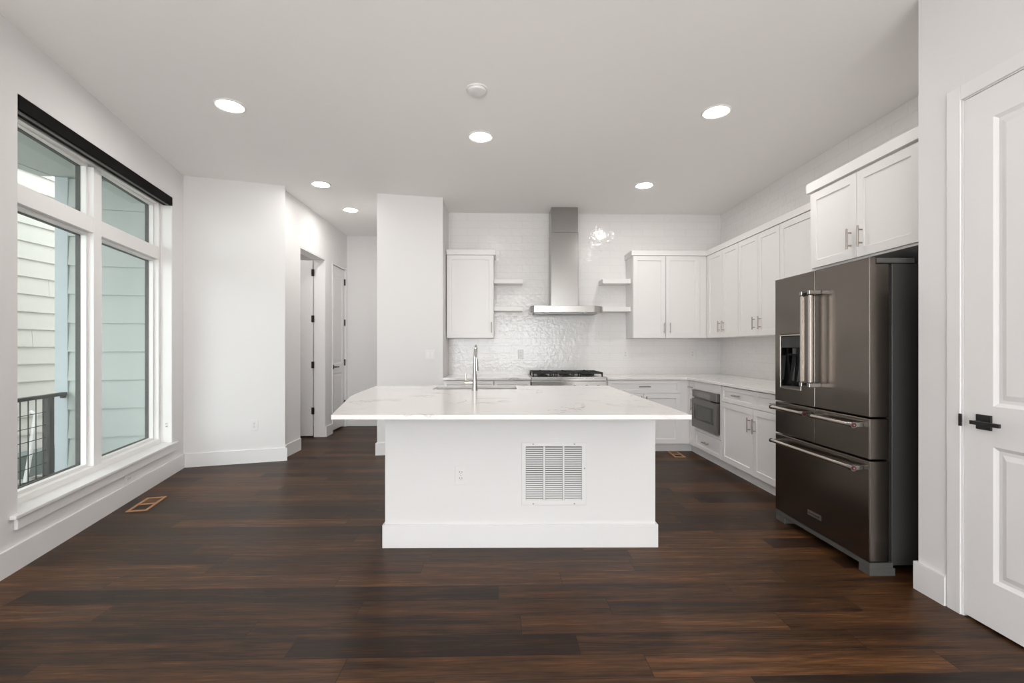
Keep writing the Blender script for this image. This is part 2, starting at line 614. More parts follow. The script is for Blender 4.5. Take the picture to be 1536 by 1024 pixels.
# partition and door wall on the right
DY0, DY1, DZ = 1.275, 2.205, 2.45
struct(MB().box(XD, XR + 0.12, YP - 0.12, YP, 0, H).box(XD, XD + 0.12, DY1, YP - 0.12, 0, H).box(XD, XD + 0.12, DY0, DY1, DZ, H)
       .box(XD, XD + 0.12, YREAR, DY0, 0, H), 'wall_right_near', WALL)
struct(MB().box(XD + 0.12, XR + 0.12, DY0 - 0.3, DY0 - 0.2, 0, H).box(XR, XR + 0.12, DY0 - 0.2, YP - 0.12, 0, H), 'wall_closet', WALL)
# rear wall (behind the camera) with wide glass doors
RX0, RX1, RZ1 = -2.2, 1.92, 2.5
struct(MB().box(XL0 - 0.12, RX0, YREAR - 0.12, YREAR, 0, H).box(RX1, XD + 0.12, YREAR - 0.12, YREAR, 0, H).box(RX0, RX1, YREAR - 0.12, YREAR, RZ1, H), 'wall_rear', WALL)
w2 = thing('window_2', None, None, frame(0, YREAR, 0), kind='structure')
w2f = MB().frame_rect(RX0, RX1, 0.0, RZ1, 0.06, YREAR - 0.10, YREAR - 0.03)
for k in (1, 2):
    x = RX0 + (RX1 - RX0) * k / 3
    w2f.box(x - 0.04, x + 0.04, YREAR - 0.10, YREAR - 0.03, 0.06, RZ1 - 0.06)
w2f.build('window_frame', VINYL, w2)

# ------------------------------------------------------------------ baseboards
BH, BT = 0.145, 0.015
def base_run(name, pts, room_left=True):
    """baseboard along a polyline; the room lies to the left of the direction of travel"""
    mb = MB()
    pts = [Vector(p) for p in pts]
    offs = []
    for i, p in enumerate(pts):
        ns = []
        for a, b_ in ((i - 1, i), (i, i + 1)):
            if a >= 0 and b_ < len(pts):
                d = (pts[b_] - pts[a]).normalized()
                ns.append(Vector((-d.y, d.x)))
        n = sum(ns, Vector((0, 0))).normalized()
        offs.append(p + n * (BT / max(0.4, n.dot(ns[0]))))
    for i in range(len(pts) - 1):
        mb.prism([pts[i], pts[i + 1], offs[i + 1], offs[i]], 0.0, BH)
    o = mb.build(name, TRIM, None, kind='structure')
    return o
base_run('baseboard_left', [lw(TL1 - 0.001), lw(TL0)])
base_run('baseboard_left_near', [(XL0, lw(TL0).y), (XL0, YREAR)])
base_run('baseboard_far_left', [(HX, D1A), (HX, 5.575), (-2.488, 5.545), (-2.452, 5.445), (-2.43, 5.42), (-3.37, 5.13)])
base_run('baseboard_hall_left', [(HX, D2A - 0.03), (HX, D1B)])
base_run('baseboard_hall_end', [(-1.47, YH), (HX, YH)])
base_run('baseboard_pillar', [(-0.70, 5.83), (-0.70, 5.805), (-1.46, 5.66), (-1.46, YH - 0.02)])
base_run('baseboard_right', [(XD, DY1 + 0.075), (XD, YP), (XR, YP)])
base_run('baseboard_right_near', [(XD, YREAR), (XD, DY0 - 0.075)])

# ------------------------------------------------------------------ window_1
w1 = thing('window_1', None, None, LF, kind='structure')
FO0, FO1 = 0.10, 0.175          # frame face and glass, measured outwards from the wall
def zt(t):
    return WZ1A + (WZ1B - WZ1A) * (t - WT0) / (WT1 - WT0)
MUL0, MUL1 = 1.11, 1.22
RZ0, RZ1w = 2.15, 2.265
fb = MB(LF)
fb.ring([(WT0, WZ0), (WT1, WZ0), (WT1, zt(WT1)), (WT0, zt(WT0))],
        [(WT0 + 0.045, WZ0 + 0.065), (WT1 - 0.045, WZ0 + 0.065), (WT1 - 0.045, zt(WT1) - 0.085), (WT0 + 0.045, zt(WT0) - 0.085)], FO0, FO1)
fb.build('window_frame', VINYL, w1, bevel=0.003)
MB(LF).box(MUL0, MUL1, FO0 + 0.0015, FO1, WZ0 + 0.065, 2.655).build('mullion', VINYL, w1, bevel=0.003)
LIGHTS = [(WT0 + 0.045, MUL0), (MUL1, WT1 - 0.045)]
for a, b_ in LIGHTS:
    MB(LF).box(a, b_, FO0 + 0.003, FO1, RZ0, RZ1w).build('transom_rail', VINYL, w1, bevel=0.003)
SASH = 0.022
for i, (a, b_) in enumerate(LIGHTS):
    for z0, z1 in ((WZ0 + 0.065, RZ0), (RZ1w, zt(b_) - 0.085)):
        sash = MB(LF).frame_rect(a, b_, z0, z1, SASH, FO1 - 0.035, FO1 + 0.005).build('sash', VINYL, w1, bevel=0.002)
        MB(LF).frame_rect(a + SASH, b_ - SASH, z0 + SASH, z1 - SASH, 0.004, FO1 + 0.001, FO1 + 0.03).build('glazing_edge', SEAM, sash)
        MB(LF).box(a + SASH - 0.003, b_ - SASH + 0.003, FO1 - 0.008, FO1 - 0.004, z0 + SASH - 0.003, z1 - SASH + 0.003).build('window_pane', GLASS, sash)
MB(LF).ring([(WT0, WZ0), (WT1, WZ0), (WT1, zt(WT1)), (WT0, zt(WT0))],
            [(WT0 + 0.05, WZ0 + 0.07), (WT1 - 0.05, WZ0 + 0.07), (WT1 - 0.05, zt(WT1) - 0.09), (WT0 + 0.05, zt(WT0) - 0.09)], FO1 + 0.012, 0.215).build('outer_frame', SEAM, w1)
MB(LF).box(MUL0 + 0.008, MUL1 - 0.008, FO1 + 0.012, 0.215, WZ0 + 0.07, 2.65).build('outer_mullion', SEAM, w1)
# white lining of the opening
MB(LF).box(WT1 - 0.008, WT1 - 0.0005, 0.002, FO0, WZ0 + 0.022, zt(WT1) - 0.003).build('jamb_lining', VINYL, w1)
# stool (inner sill) and the apron under it
MB(LF).prism([(0.075, -0.032), (2.335, -0.032), (2.335, -0.001), (WT1 - 0.001, -0.001), (WT1 - 0.001, FO0 - 0.001), (WT0 + 0.001, FO0 - 0.001), (WT0 + 0.001, -0.001), (0.075, -0.001)],
             0.3005, 0.322).build('window_stool', TRIM, w1, bevel=0.004)
MB(LF).box(0.11, 2.30, -0.018, -0.001, 0.232, 0.2995).build('apron', TRIM, w1, bevel=0.003)

# black roller shade cassette in the head of the opening
sh = thing('roller_shade', 'black roller shade cassette rolled up at the top of the large window', 'window shade', LF @ Matrix.Translation((1.2, 0, 2.68)))
mb = MB(LF)
t0, t1 = WT0 + 0.004, WT1 - 0.004
y0, y1 = -0.004, 0.075
hz = lambda t, d: zt(t) - 0.004 - d
mb.add([(t0, y0, hz(t0, 0.082)), (t1, y0, hz(t1, 0.082)), (t1, y1, hz(t1, 0.082)), (t0, y1, hz(t0, 0.082)), (t0, y0, hz(t0, 0)), (t1, y0, hz(t1, 0)), (t1, y1, hz(t1, 0)), (t0, y1, hz(t0, 0))],
       [(0, 3, 2, 1), (4, 5, 6, 7), (0, 1, 5, 4), (1, 2, 6, 5), (2, 3, 7, 6), (3, 0, 4, 7)])
mb.build('cassette', SHADE, sh, bevel=0.002)
mb = MB(LF)
mb.add([(t0 + .01, 0.012, hz(t0, 0.092)), (t1 - .05, 0.012, hz(t1, 0.092)), (t1 - .05, 0.03, hz(t1, 0.092)), (t0 + .01, 0.03, hz(t0, 0.092)),
        (t0 + .01, 0.012, hz(t0, 0.0825)), (t1 - .05, 0.012, hz(t1, 0.0825)), (t1 - .05, 0.03, hz(t1, 0.0825)), (t0 + .01, 0.03, hz(t0, 0.0825))],
       [(0, 3, 2, 1), (4, 5, 6, 7), (0, 1, 5, 4), (1, 2, 6, 5), (2, 3, 7, 6), (3, 0, 4, 7)])
mb.build('hem_bar', GREYPLASTIC, sh)
ck = thing('shade_cord_bracket', 'tiny white cord bracket on the side lining of the large window', 'bracket', LF @ Matrix.Translation((WT1 - 0.009, 0.045, 0.50)))
MB(LF).box(WT1 - 0.014, WT1 - 0.009, 0.035, 0.055, 0.475, 0.525).build('back_plate', PLASTIC, ck, bevel=0.001)
MB(LF).box(WT1 - 0.024, WT1 - 0.0145, 0.040, 0.050, 0.482, 0.490).box(WT1 - 0.024, WT1 - 0.0145, 0.040, 0.050, 0.510, 0.518).build('hook', NICKEL, ck)

# ------------------------------------------------------------------ panelled interior doors
def panel_slab(mb, w, h, th, panels, y=0.0, both=False):
    """moulded slab x 0..w, z 0..h, front face at y, going back th; panels = [(x0, x1, z0, z1)]"""
    xs = sorted({0.0, w, *[p[0] for p in panels], *[p[1] for p in panels]})
    zs = sorted({0.0, h, *[p[2] for p in panels], *[p[3] for p in panels]})
    for i in range(len(xs) - 1):
        for k in range(len(zs) - 1):
            a, b_, c, d = xs[i], xs[i + 1], zs[k], zs[k + 1]
            hit = [p for p in panels if p[0] <= a + 1e-6 and b_ <= p[1] + 1e-6 and p[2] <= c + 1e-6 and d <= p[3] + 1e-6]
            if hit:
                # ovolo down to a groove, then a raised field
                def r(ins, yy):
                    return [(a + ins, yy, c + ins), (b_ - ins, yy, c + ins), (b_ - ins, yy, d - ins), (a + ins, yy, d - ins)]
                rings = [r(0, y), r(0.016, y + 0.011), r(0.030, y + 0.011), r(0.052, y + 0.004)]
                vs_ = [p for rg in rings for p in rg]
                fs = []
                for q in range(3):
                    for e in range(4):
                        fs.append((q * 4 + e, q * 4 + (e + 1) % 4, q * 4 + 4 + (e + 1) % 4, q * 4 + 4 + e))
                fs.append((12, 13, 14, 15))
                mb.add(vs_, fs)
            else:
                mb.add([(a, y, c), (b_, y, c), (b_, y, d), (a, y, d)], [(0, 1, 2, 3)])
    mb.add([(0, y, 0), (w, y, 0), (w, y, h), (0, y, h), (0, y + th, 0), (w, y + th, 0), (w, y + th, h), (0, y + th, h)],
           [(4, 7, 6, 5), (0, 4, 5, 1), (1, 5, 6, 2), (2, 6, 7, 3), (3, 7, 4, 0)])
    return mb

def lever(parent, fr, x, z, direction, y=0.0, latch_x=None):
    """square rose with a straight lever; direction +1/-1 along local x"""
    h = MB(fr).box(x - 0.034, x + 0.034, y - 0.009, y, z - 0.034, z + 0.034).build('lever_rose', BLACK, parent, bevel=0.002)
    MB(fr).cyl((x, y - 0.009, z), (x, y - 0.05, z), 0.010).box(x - direction * 0.014, x + direction * 0.115, y - 0.060, y - 0.048, z - 0.009, z + 0.009).build('lever_handle', BLACK, h, bevel=0.002)
    if latch_x is not None:
        MB(fr).box(latch_x - 0.006, latch_x + 0.006, y - 0.007, y + 0.002, z - 0.030, z + 0.030).build('strike_plate', BLACK, parent, bevel=0.001)

# door_3: the closet door at the right edge, in the near wall (faces -X)
F3 = frame(XD, DY1, 0, -math.pi / 2)       # local x towards the camera, local y into the wall
d3 = thing('door_3', None, None, F3, kind='structure')
W3 = DY1 - DY0
slab = MB(F3 @ Matrix.Translation((0.008, 0.0, 0.012)))
panel_slab(slab, W3 - 0.016, 2.43, 0.036, [(0.132, W3 - 0.148, 0.206, 0.816), (0.132, W3 - 0.148, 0.996, 2.294)], y=0.003)
s3 = slab.build('door_slab', TRIM, d3)
MB(F3).box(-0.07, 0.0, -0.009, -0.0005, 0, DZ + 0.07).box(W3, W3 + 0.07, -0.009, -0.0005, 0, DZ + 0.07).box(0.0, W3, -0.009, -0.0005, DZ, DZ + 0.07).build('door_casing', TRIM, d3, bevel=0.003)
MB(F3).box(0.0005, 0.0055, 0.0, 0.11, 0, DZ - 0.0005).box(W3 - 0.0055, W3 - 0.0005, 0.0, 0.11, 0, DZ - 0.0005).box(0.006, W3 - 0.006, 0.0, 0.11, DZ - 0.0055, DZ - 0.0005).build('door_jamb', TRIM, d3)
lever(s3, F3, 0.104, 0.932, 1, y=0.003)
MB(F3).box(-0.004, 0.010, -0.015, -0.0092, 0.900, 0.958).build('strike_plate', BLACK, d3, bevel=0.001)

# door_2: closed closet door at the end of the hall (faces +X)
F2 = frame(HX, D2A, 0, math.pi / 2)        # local x away from the camera, local y into the wall (-X)
d2 = thing('door_2', None, None, F2, kind='structure')
W2 = D2B - D2A
slab = MB(F2 @ Matrix.Translation((0.006, 0.0, 0.03)))
panel_slab(slab, W2 - 0.012, D2Z - 0.04, 0.036, [(0.10, W2 - 0.11, 0.20, 0.86), (0.10, W2 - 0.11, 1.0, 2.36)], y=0.022)
s2 = slab.build('door_slab', TRIM, d2)
MB(F2).box(-0.02, 0.0, -0.010, -0.0005, 0, D2Z + 0.02).box(W2, W2 + 0.02, -0.010, -0.0005, 0, D2Z + 0.02).build('door_casing', TRIM, d2, bevel=0.002)
lever(s2, F2, 0.085, 0.985, 1, y=0.022)
for z in (0.38, 1.04, 1.68, 2.33):
    MB(F2).box(W2 - 0.026, W2 - 0.004, 0.004, 0.0215, z - 0.05, z + 0.05).build('hinge', BLACK, d2)

# door_1: first hall doorway; the door stands open into the side room, hinged on the far jamb
F1 = frame(HX - 0.16, D1B, 0, math.pi)     # local x runs -X from the hinge, local y towards the camera
d1 = thing('door_1', None, None, F1, kind='structure')
MB().box(HX - 0.16, HX - 0.001, D1B - 0.016, D1B - 0.0005, 0, D1Z - 0.001).box(HX - 0.16, HX - 0.001, D1A + 0.0005, D1A + 0.016, 0, D1Z - 0.001).box(HX - 0.16, HX - 0.001, D1A + 0.0165, D1B - 0.0165, D1Z - 0.016, D1Z - 0.001).build('door_jamb', TRIM, d1, bevel=0.002)
s1 = MB().box(HX - 0.172 - 0.82, HX - 0.172, D1B - 0.034, D1B + 0.002, 0.02, D1Z - 0.022).build('door_slab', TRIM, d1, bevel=0.002)
for z in (0.377, 1.029, 1.686, 2.342):
    MB().box(HX - 0.185, HX - 0.145, D1B - 0.040, D1B - 0.0345, z - 0.048, z + 0.048).build('hinge', BLACK, d1)
MB().cyl((HX - 0.80, D1B - 0.034, 0.98), (HX - 0.80, D1B - 0.085, 0.98), 0.011).box(HX - 0.81, HX - 0.69, D1B - 0.095, D1B - 0.083, 0.971, 0.989).build('lever_handle', BLACK, s1)

# ------------------------------------------------------------------ ceiling fixtures
def recessed(x, y, label, lens=LENS):
    t = thing('recessed_light', label, 'ceiling light', frame(x, y, H), group='round recessed ceiling lights')
    MB().lathe([(0.083, H - 0.001), (0.108, H - 0.001), (0.108, H - 0.005), (0.100, H - 0.010), (0.084, H - 0.006), (0.083, H - 0.001)], (x, y)).build('trim_ring', TRIM, t, smooth=True)
    MB().cyl((x, y, H - 0.0045), (x, y, H - 0.001), 0.0825, n=40).build('lamp_lens', lens, t)
recessed(-2.044, 3.638, 'recessed ceiling light over the open floor, nearest the large window')
recessed(-0.169, 4.117, 'recessed ceiling light straight above the island faucet, behind the smoke detector')
recessed(1.676, 3.637, 'recessed ceiling light above the aisle between island and refrigerator')
recessed(-2.006, 5.359, 'recessed ceiling light at the mouth of the hall', LENS_HALL)
recessed(-1.984, 6.344, 'recessed ceiling light inside the hall, beside the top of the pillar', LENS_HALL)
recessed(1.623, 5.301, 'recessed ceiling light to the right of the range hood, by the corner cabinets')
sd = thing('smoke_detector', 'flat white round smoke detector on the ceiling above the island', 'smoke detector', frame(-0.164, 3.361, H))
MB().lathe([(0.0, H - 0.030), (0.050, H - 0.029), (0.062, H - 0.024), (0.066, H - 0.012), (0.066, H - 0.0105)], (-0.164, 3.361)).build('housing', PLASTIC, sd, smooth=True)
MB().lathe([(0.0, H - 0.0100), (0.074, H - 0.0100), (0.076, H - 0.006), (0.076, H - 0.001), (0.0, H - 0.001)], (-0.164, 3.361)).build('mounting_ring', PLASTIC, sd, smooth=True)
# added unseen lamp that brightens the side room behind the open door
sr = thing('side_room_fill', 'added unseen fill lamp of the small room behind the open hall door', 'ceiling light', frame(-3.3, 6.2, H))
MB().cyl((-3.3, 6.2, H - 0.03), (-3.3, 6.2, H - 0.001), 0.14, n=32).build('lamp_lens', FILL_SIDE, sr)

# ------------------------------------------------------------------ cabinets
def shaker(mb, x0, x1, z0, z1, y, th=0.020, rail=0.057, rec=0.009):
    """shaker front; outer face at y - th, back at y"""
    f = y - th
    o = [(x0, f, z0), (x1, f, z0), (x1, f, z1), (x0, f, z1)]
    i = [(x0 + rail, f, z0 + rail), (x1 - rail, f, z0 + rail), (x1 - rail, f, z1 - rail), (x0 + rail, f, z1 - rail)]
    q = 0.0015
    g = [(p[0] + (q if k in (0, 3) else -q), f + rec, p[2] + (q if k in (0, 1) else -q)) for k, p in enumerate(i)]
    bk = [(p[0], y, p[2]) for p in o]
    vs_ = o + i + g + bk
    fs = []
    for e in range(4):
        n = (e + 1) % 4
        fs += [(e, n, 4 + n, 4 + e), (4 + e, 4 + n, 8 + n, 8 + e), (n, e, 12 + e, 12 + n)]
    fs += [(8, 9, 10, 11), (15, 14, 13, 12)]
    return mb.add(vs_, fs)

def pull(fr, parent, x, z, y, vertical=True, length=0.135):
    """bar pull; y = face of the door"""
    hb = length / 2
    mb = MB(fr)
    if vertical:
        mb.cyl((x, y - 0.030, z - hb), (x, y - 0.030, z + hb), 0.0062, n=12)
        for s_ in (-1, 1):
            mb.cyl((x, y, z + s_ * hb * 0.62), (x, y - 0.0295, z + s_ * hb * 0.62), 0.0048, n=10)
    else:
        mb.cyl((x - hb, y - 0.030, z), (x + hb, y - 0.030, z), 0.0062, n=12)
        for s_ in (-1, 1):
            mb.cyl((x + s_ * hb * 0.62, y, z), (x + s_ * hb * 0.62, y - 0.0295, z), 0.0048, n=10)
    return mb.build('handle', NICKEL, parent, smooth=True)

def door(fr, parent, x0, x1, z0, z1, handle=None, y=0.0):
    d = shaker(MB(fr), x0 + 0.0015, x1 - 0.0015, z0, z1, y).build('door', CAB, parent, bevel=0.0012)
    if handle:
        pull(fr, d, handle[0], handle[1], y - 0.020)
    return d

def drawer(fr, parent, x0, x1, z0, z1, handle=True, y=0.0, rail=0.040, hl=0.13):
    d = shaker(MB(fr), x0 + 0.0015, x1 - 0.0015, z0, z1, y, rail=rail).build('drawer', CAB, parent, bevel=0.0012)
    if handle:
        pull(fr, d, (x0 + x1) / 2, (z0 + z1) / 2 + 0.005, y - 0.020, vertical=False, length=hl)
    return d

ROT_R = -math.pi / 2
UZ0, UZ1 = 1.400, 2.462             # wall cabinets: underside, top of doors
CRZ = 2.535                         # top of the crown boards
# --- back wall, left: one door
FL = frame(-0.690, 6.12)
c = thing('wall_cabinet', 'white single door wall cabinet above the faucet, beside the pillar', 'cabinet', FL @ Matrix.Translation((0, 0, UZ0)), 'white upper cabinets')
MB(FL).box(0, 0.606, 0.0, 0.325, UZ0, UZ1 + 0.005).build('carcass', CAB, c)
door(FL, c, 0.006, 0.604, UZ0 + 0.002, UZ1, (0.577, 1.535))
MB(FL).box(0.0, 0.630, -0.028, 0.325, UZ1 + 0.0055, CRZ).build('crown', CAB, c, bevel=0.002)
# --- back wall, right: two doors
FR_ = frame(1.722, 6.12)
c = thing('wall_cabinet', 'white two door wall cabinet on the back wall, right of the range hood', 'cabinet', FR_ @ Matrix.Translation((0, 0, UZ0)), 'white upper cabinets')
MB(FR_).box(0, 0.966, 0.0, 0.325, UZ0, UZ1 + 0.005).build('carcass', CAB, c)
door(FR_, c, 0.002, 0.425, UZ0 + 0.002, UZ1, (0.400, 1.530))
door(FR_, c, 0.428, 0.872, UZ0 + 0.002, UZ1, (0.478, 1.530))
MB(FR_).box(0.876, 0.966, -0.004, -0.0005, UZ0 + 0.002, UZ1).build('filler_strip', CAB, c)
# --- right wall run (local x towards the camera)
XU = 2.69
def right_frame(y):
    return frame(XU + 0.02, y, 0, ROT_R)
def upper_right(ya, yb, label, seams, handles):
    fr = right_frame(ya)
    w = ya - yb
    c = thing('wall_cabinet', label, 'cabinet', fr @ Matrix.Translation((0, 0, UZ0)), 'white upper cabinets')
    MB(fr).box(0.0005, w - 0.0005, 0.0, XR - XU - 0.022, UZ0, UZ1 + 0.005).build('carcass', CAB, c)
    for (a, b_), h in zip(seams, handles):
        door(fr, c, ya - a, ya - b_, UZ0 + 0.002, UZ1, (ya - h, 1.532) if h else None)
    return c
cu = upper_right(6.085, 5.298, 'white two door wall cabinet in the inside corner of the right wall', [(6.080, 5.682), (5.680, 5.300)], [5.735, 5.632])
MB().box(2.690, 2.708, 6.083, 6.113, UZ0 + 0.002, UZ1).build('filler_strip', CAB, cu)
upper_right(5.297, 4.498, 'white two door wall cabinet over the microwave on the right wall', [(5.295, 4.885), (4.882, 4.500)], [4.945, 4.832])
upper_right(4.497, 3.512, 'white wall cabinet touching the refrigerator surround', [(4.495, 3.990), (3.988, 3.515)], [4.04, 3.94])
# one continuous crown board along both walls
mb = MB()
mb.prism([(1.700, 6.092), (XU - 0.008, 6.092), (XU - 0.008, 3.512), (XR - 0.001, 3.512), (XR - 0.001, YB - 0.001), (1.700, YB - 0.001)], UZ1 + 0.006, CRZ)
o = mb.build('crown_moulding', CAB, bevel=0.002)
tag(o, 'white flat crown board running along the corner wall cabinets', 'crown molding')
# --- cabinet over the refrigerator
XF = 2.31
FF = frame(XF + 0.02, 3.485, 0, ROT_R)
FZ0, FZ1, FZT = 1.846, 2.412, 2.492
c = thing('wall_cabinet', 'deep two door cabinet above the refrigerator', 'cabinet', FF @ Matrix.Translation((0, 0, FZ0)), 'white upper cabinets')
MB(FF).box(0.0, 0.955, 0.0, XR - XF - 0.022, FZ0 - 0.002, FZ1 + 0.01).build('carcass', CAB, c)
door(FF, c, 0.016, 0.466, FZ0 + 0.012, FZ1 - 0.002, (0.420, 1.985))
door(FF, c, 0.468, 0.932, FZ0 + 0.012, FZ1 - 0.002, (0.515, 1.985))
MB(FF).box(-0.016, 0.970, -0.034, XR - XF - 0.022, FZ1 + 0.0105, FZT).build('crown', CAB, c, bevel=0.002)
MB().box(XF + 0.02, XR - 0.002, 3.486, 3.505, 0.0, FZ1 + 0.01).build('side_panel', CAB, c)

# --- base cabinets
TK, CT0, CT1 = 0.105, 0.889, 0.914       # toe kick height, worktop underside and top
YC = 5.725                               # carcass front of the back run (door face 20 mm before it)
def base_cab(fr, w, depth, label, x_front_toe=0.075, toe_ext=0.0):
    c = thing('base_cabinet', label, 'cabinet', fr, 'white base cabinets')
    MB(fr).box(0.0008, w - 0.0008, 0.0, depth, TK, CT0 - 0.001).build('carcass', CAB, c)
    MB(fr).box(0.0008 - toe_ext, w - 0.0008, x_front_toe, x_front_toe + 0.018, 0.0, TK - 0.0005).build('toe_kick', CAB, c)
    return c
DT = CT0 - 0.012                         # top of the drawer fronts
DB = 0.722                               # bottom of the top drawers
fr = frame(-0.690, YC)
c = base_cab(fr, 0.615, YB - YC - 0.001, 'white base cabinet against the pillar, behind the faucet')
drawer(fr, c, 0.012, 0.613, DB, DT)
door(fr, c, 0.012, 0.312, TK + 0.005, DB - 0.005, (0.285, 0.62))
door(fr, c, 0.314, 0.613, TK + 0.005, DB - 0.005, (0.340, 0.62))
fr = frame(-0.074, YC)
c = base_cab(fr, 0.442, YB - YC - 0.001, 'narrow white base cabinet just left of the range')
drawer(fr, c, 0.003, 0.440, DB, DT)
door(fr, c, 0.003, 0.440, TK + 0.005, DB - 0.005, (0.40, 0.62))
fr = frame(1.294, YC)
c = base_cab(fr, 0.965, YB - YC - 0.001, 'white base cabinet with one wide drawer, right of the range')
drawer(fr, c, 0.008, 0.895, DB, DT, hl=0.14)
door(fr, c, 0.008, 0.441, TK + 0.005, DB - 0.005, (0.41, 0.62))
door(fr, c, 0.445, 0.895, TK + 0.005, DB - 0.005, (0.475, 0.62))
MB(fr).box(0.898, 1.014, -0.006, -0.0005, TK, CT0 - 0.002).build('filler_strip', CAB, c)
XB = 2.31                                # carcass front of the right run
def base_right(ya, yb, label, toe_ext=0.0):
    fr = frame(XB, ya, 0, ROT_R)
    return fr, base_cab(fr, ya - yb, XR - XB - 0.001, label, 0.055, toe_ext)
MB().box(2.2585, 2.3645, YC + 0.075, YC + 0.093, 0.0, TK - 0.0005).build('toe_kick', CAB, c)
fr, c = base_right(5.715, 5.535, 'slim white base cabinet in the inside corner, left of the microwave', 0.084)
drawer(fr, c, 0.030, 0.178, DB, DT, hl=0.09, rail=0.034)
door(fr, c, 0.030, 0.178, TK + 0.005, DB - 0.005, (0.145, 0.60))
# microwave cabinet: frame around the appliance and a drawer below
fr = frame(XB, 5.534, 0, ROT_R)
c = thing('base_cabinet', 'white base cabinet that houses the drawer microwave', 'cabinet', fr, 'white base cabinets')
MB(fr).frame_rect(0.0008, 0.669, TK, CT0 - 0.001, 0.030, 0.0, XR - XB - 0.001, wb=0.215, wt=0.085).build('carcass', CAB, c)
MB(fr).box(0.0008, 0.669, 0.055, 0.073, 0.0, TK - 0.0005).build('toe_kick', CAB, c)
MB(fr).ring([(0.0008, 0.310), (0.669, 0.310), (0.669, CT0 - 0.002), (0.0008, CT0 - 0.002)], [(0.035, 0.370), (0.639, 0.370), (0.639, 0.782), (0.035, 0.782)], -0.018, -0.0005).build('face_frame', CAB, c, bevel=0.001)
drawer(fr, c, 0.010, 0.664, TK + 0.008, 0.306, hl=0.14)
mw = thing('microwave_drawer', 'stainless drawer microwave built in under the right worktop', 'microwave', fr @ Matrix.Translation((0, 0, 0.36)))
MB(fr).box(0.04, 0.634, 0.001, 0.50, 0.372, 0.780).build('oven_body', GREYPLASTIC, mw)
MB(fr).box(0.028, 0.646, -0.022, -0.0185, 0.362, 0.788).build('trim_flange', GASKET, mw)
mdoor = MB(fr).ring([(0.026, 0.360), (0.648, 0.360), (0.648, 0.690), (0.026, 0.690)], [(0.082, 0.455), (0.585, 0.455), (0.585, 0.628), (0.082, 0.628)], -0.062, -0.0225).build('drawer_front', MICRO, mw, bevel=0.002)
MB(fr).box(0.083, 0.584, -0.056, -0.030, 0.456, 0.627).build('oven_window', BLACKGLOSS, mdoor)
MB(fr).box(0.145, 0.520, -0.0575, -0.0562, 0.478, 0.606).build('window_screen', GREYPLASTIC, mdoor)
MB(fr).box(0.026, 0.648, -0.058, -0.0225, 0.703, 0.790).build('control_panel', MICRO, mw, bevel=0.003)
MB(fr).box(0.13, 0.50, -0.0590, -0.0581, 0.722, 0.772).build('touch_display', simple('touch_grey', (0.20, 0.19, 0.185), 0.25), mw)
MB(fr).box(0.10, 0.53, -0.066, -0.050, 0.6905, 0.7025).build('pull_lip', GREYPLASTIC, mw)
fr, c = base_right(4.864, 3.507, 'white base cabinet with two drawers over double doors, beside the refrigerator')
wq = 4.864 - 3.507
drawer(fr, c, 0.012, 0.672, DB, DT)
drawer(fr, c, 0.676, wq - 0.012, DB, DT)
door(fr, c, 0.012, 0.618, TK + 0.005, DB - 0.005, (0.575, 0.565))
door(fr, c, 0.621, wq - 0.012, TK + 0.005, DB - 0.005, (0.665, 0.565))

# --- worktops on the perimeter cabinets
o = MB().prism([(-0.688, 5.682), (0.371, 5.682), (0.371, YB - 0.001), (-0.688, YB - 0.001)], CT0, CT1).build('worktop', QUARTZ, bevel=0.002)
tag(o, 'short white quartz worktop between the pillar and the range', 'countertop')
o = MB().prism([(1.291, 5.682), (2.262, 5.682), (2.262, 3.508), (XR - 0.001, 3.508), (XR - 0.001, YB - 0.001), (1.291, YB - 0.001)], CT0, CT1).build('worktop', QUARTZ, bevel=0.002)
tag(o, 'L-shaped white quartz worktop from the range to the refrigerator', 'countertop')

# --- floating shelves
def shelf(x0, x1, z0, label):
    o = MB().box(x0, x1, 6.20, YB - 0.001, z0, z0 + 0.060).build('floating_shelf', CAB, bevel=0.002)
    tag(o, label, 'shelf', 'thick white floating shelves beside the hood')
shelf(-0.082, 0.296, 2.116, 'upper white floating shelf left of the range hood')
shelf(-0.082, 0.296, 1.757, 'lower white floating shelf left of the range hood')
shelf(1.347, 1.720, 2.120, 'upper white floating shelf right of the range hood')
shelf(1.347, 1.720, 1.752, 'lower white floating shelf right of the range hood')

# ------------------------------------------------------------------ range hood
hd = thing('range_hood', 'stainless chimney range hood on the tiled back wall', 'range hood', frame(0.845, YB, 1.72))
MB().prism([(0.385, YB - 0.001), (0.385, 6.03), (0.425, 5.955), (1.195, 5.955), (1.305, 6.06), (1.305, YB - 0.001)], 1.722, 1.805).build('canopy', STEEL_H, hd, bevel=0.003)
MB().box(0.66, 1.018, 6.150, YB - 0.001, 1.8055, 2.775).build('chimney', STEEL, hd, bevel=0.004)
MB().box(0.665, 1.013, 6.155, YB - 0.001, 2.7755, H - 0.001).build('chimney_extension', STEEL, hd, bevel=0.003)
fl = MB().box(0.44, 1.25, 6.06, 6.40, 1.7125, 1.7215).build('filter', simple('filter_grey', (0.25, 0.245, 0.24), 0.35, metal=1.0), hd)
for k in range(2):
    MB().cyl((0.60 + 0.49 * k, 6.02, 1.7165), (0.60 + 0.49 * k, 6.02, 1.7215), 0.030, n=24).build('hood_lamp', PLASTIC, hd)

